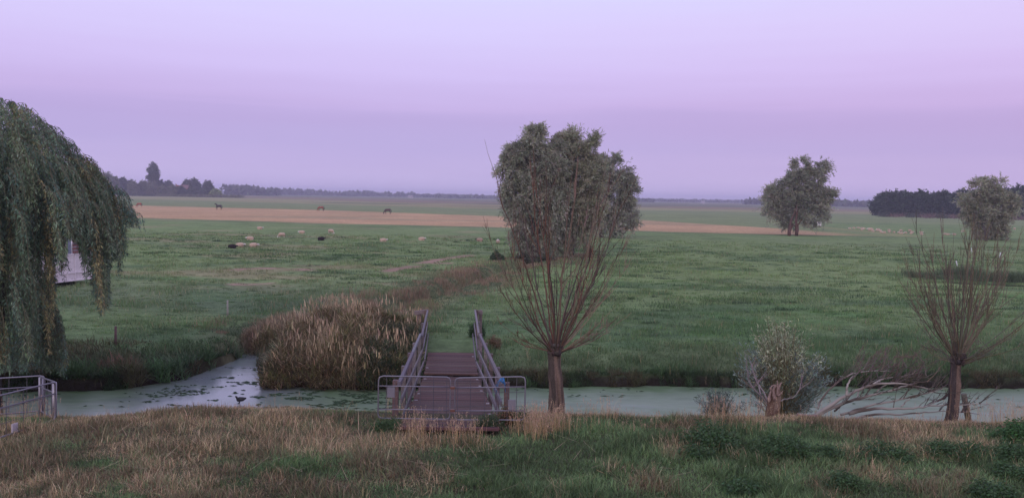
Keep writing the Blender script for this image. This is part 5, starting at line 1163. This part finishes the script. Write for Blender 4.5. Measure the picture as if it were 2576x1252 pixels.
def weed_clump(u, v, w, h, label, col=((.035,.075,.03),(.065,.125,.05)), dens=1.3, name='nettle_clump', cat='nettles', group='dark green nettle clumps on the near bank', y=None, leaf=.085):
    yy = y if y else None
    if yy is None:   # march down the ray to the ground
        d = ray(u, v); t = 8.0
        while t < 40 and CAMZ+d.z*t > float(H(np.array(d.x*t), np.array(d.y*t))): t += .03
        p = Vector((d.x*t, d.y*t, CAMZ+d.z*t))
    else: p = at_y(u, v, y)
    s = p.y/F; W_ = w*s/2; Hh = h*s; root = empty(name, tuple(p), label, cat, group); n = int(150*dens*W_*2)+40
    m = MB(); lm = MB(); x = p.x+rng.uniform(-1, 1, n)*W_; yy_ = p.y+rng.uniform(-.6, .6, n)*min(W_, .7); z = H(x, yy_); r = np.clip(1-((x-p.x)/W_)**2, .1, 1)**.5; hh = Hh*r*rng.uniform(.35,1.1,n)*.85*(.6+.8*vn(x*3, yy_*3, 17))+.06
    for i in range(n):
        ln = rng.normal(0, .10, 2); P = np.array([(x[i], yy_[i], z[i]-.03), (x[i]+ln[0]*.4, yy_[i]+ln[1]*.4, z[i]+hh[i]*.5), (x[i]+ln[0], yy_[i]+ln[1], z[i]+hh[i])]); m.tube(P, [.005,.004,.003], 4, (.06,.09,.04), cap=False)
        k = max(6, int(hh[i]/.035)*2); t = np.linspace(.15, 1, k); Q_ = P[0]*(1-t)[:, None]+P[2]*t[:, None]; a = np.arange(k)*1.7+rng.uniform(0, 6); D = np.stack([np.cos(a), np.sin(a), np.full(k, -.25)+rng.normal(0,.2,k)], 1)
        leaves(lm, Q_, D, leaf*(1.25-.6*t), leaf*.5*(1.2-.5*t), jit(np.array(col[0])+(np.array(col[1])-np.array(col[0]))*rng.uniform(0,1), k, .18))
    m.build('stems', M_TWIG, root); lm.build('foliage', M_LEAF, root)
def Z3(x, y): return ((2500+x/1.9224)/1.4907, (1500+y/1.9224)/1.4907)
def W3(x, y, w, h, label, **k): weed_clump(*Z3(x, y), w/1.9224/1.4907, h/1.9224/1.4907, label, **k)
W3(310,340,420,150,'wide dark nettle clump with its front edge left of the broken stump')
W3(830,400,400,120,'wide dark nettle clump just below the broken stump')
W3(1180,420,170,70,'small nettle clump right of the one below the stump')
W3(1560,425,380,90,'long low nettle clump below the fallen willow limbs')
W3(1960,400,190,90,'nettle clump below the foot of the leaning pollard')
W3(2200,400,260,90,'low nettle clump right of the leaning pollard')
W3(2530,300,260,150,'bright green nettle clump at the right edge below the water', col=((.04,.10,.035),(.07,.16,.055)))
W3(2520,450,260,120,'dark nettle clump at the right edge, lower of the two')
W3(1265,640,200,150,'upright nettle clump low in the foreground, under the fallen limbs')
W3(220,420,240,80,'small blackish nettle clump at the left end of the nettles')
W3(560,680,260,120,'foreground nettle clump cut by the bottom edge')
W3(2480,560,220,100,'nettle clump low at the right edge of the foreground')
W3(2350,700,300,90,'nettle clump in the bottom right corner')
weed_clump(*Z4(1090, 1110), 170/3.39, 150/3.39, 'dark leafy weed standing against the right bridge gate', col=((.035,.055,.03),(.065,.095,.05)), name='leafy_weed', cat='weed', group=None, y=16.1, leaf=.05, dens=1.8)
weed_clump(*Z4(1250, 1090), 70/3.39, 190/3.39, 'rusty dock plant beside the right bridge post', col=((.17,.07,.045),(.24,.11,.07)), name='dock_plant', cat='weed', group=None, y=16.6, leaf=.04, dens=4)
weed_clump(*Z4(1375, 1050), 60/3.39, 150/3.39, 'green weed at the outer end of the right bridge gate', name='leafy_weed', cat='weed', group=None, y=16.7, leaf=.05, dens=3)
weed_clump(*Z4(1000, 340), 110/3.39, 200/3.39, 'dark shrub at the far right end of the bridge rail', name='rail_shrub', cat='bush', group=None, y=37.6, leaf=.09, dens=2)
weed_clump(*Z4(1140, 470), 110/3.39, 150/3.39, 'rusty dry weed outside the far right bridge rail', col=((.16,.10,.06),(.24,.15,.09)), name='dry_weed', cat='weed', group=None, y=34.8, leaf=.07, dens=.9)
weed_clump(*Z4(240, 1165), 230/3.39, 90/3.39, 'dark green patch of weeds before the left bridge gate', name='leafy_weed', cat='weed', group=None, leaf=.05, dens=1.5)
for (x, lab) in ((1580,'leafy nettle stem cluster right beside the red brown pollard'), (1730,'leafy nettle stem cluster second from the red brown pollard'), (2000,'leafy nettle stem cluster farthest from the red brown pollard')):
    u = (1400+x/2.1467)/1.4907; v = (1500+110/2.1467)/1.4907; weed_clump(u, v, 42, 42, lab, col=((.06,.10,.05),(.10,.15,.07)), name='nettle_plant', group='nettle stems on the crest', dens=1.2, leaf=.06)
# bush clumps hugging the far meadow ditch and the willow feet
for u, v, w, h, lab, c in ((1250,655,30,16,'dark rounded bush left of the willow group foot',((.05,.08,.04),(.08,.12,.06))), (1345,655,90,22,'low scrub under the left middle willow',((.07,.08,.05),(.11,.12,.08)))):
    p = at_z(u, v, 0); weed_clump(u, v, w, h*1.3, lab, col=c, name='meadow_bush', cat='bush', group=None, y=p.y, leaf=.3, dens=.5)

# ------------------------------------------------------------------ haze
def haze():
    m, t = new_mat('haze'); out = nd(t, 'ShaderNodeOutputMaterial'); v = nd(t, 'ShaderNodeVolumePrincipled')
    v.inputs['Color'].default_value = (.80,.77,1.0,1); v.inputs['Density'].default_value = .00030; v.inputs['Anisotropy'].default_value = .0
    t.links.new(v.outputs[0], out.inputs['Volume'])
    mb = MB(); mb.box((0, 3650, 19), (14000, 8000, 44), None); o = mb.build('haze', m); tag(o, kind='stuff', label='thin evening haze over the fields', cat='haze')
haze()
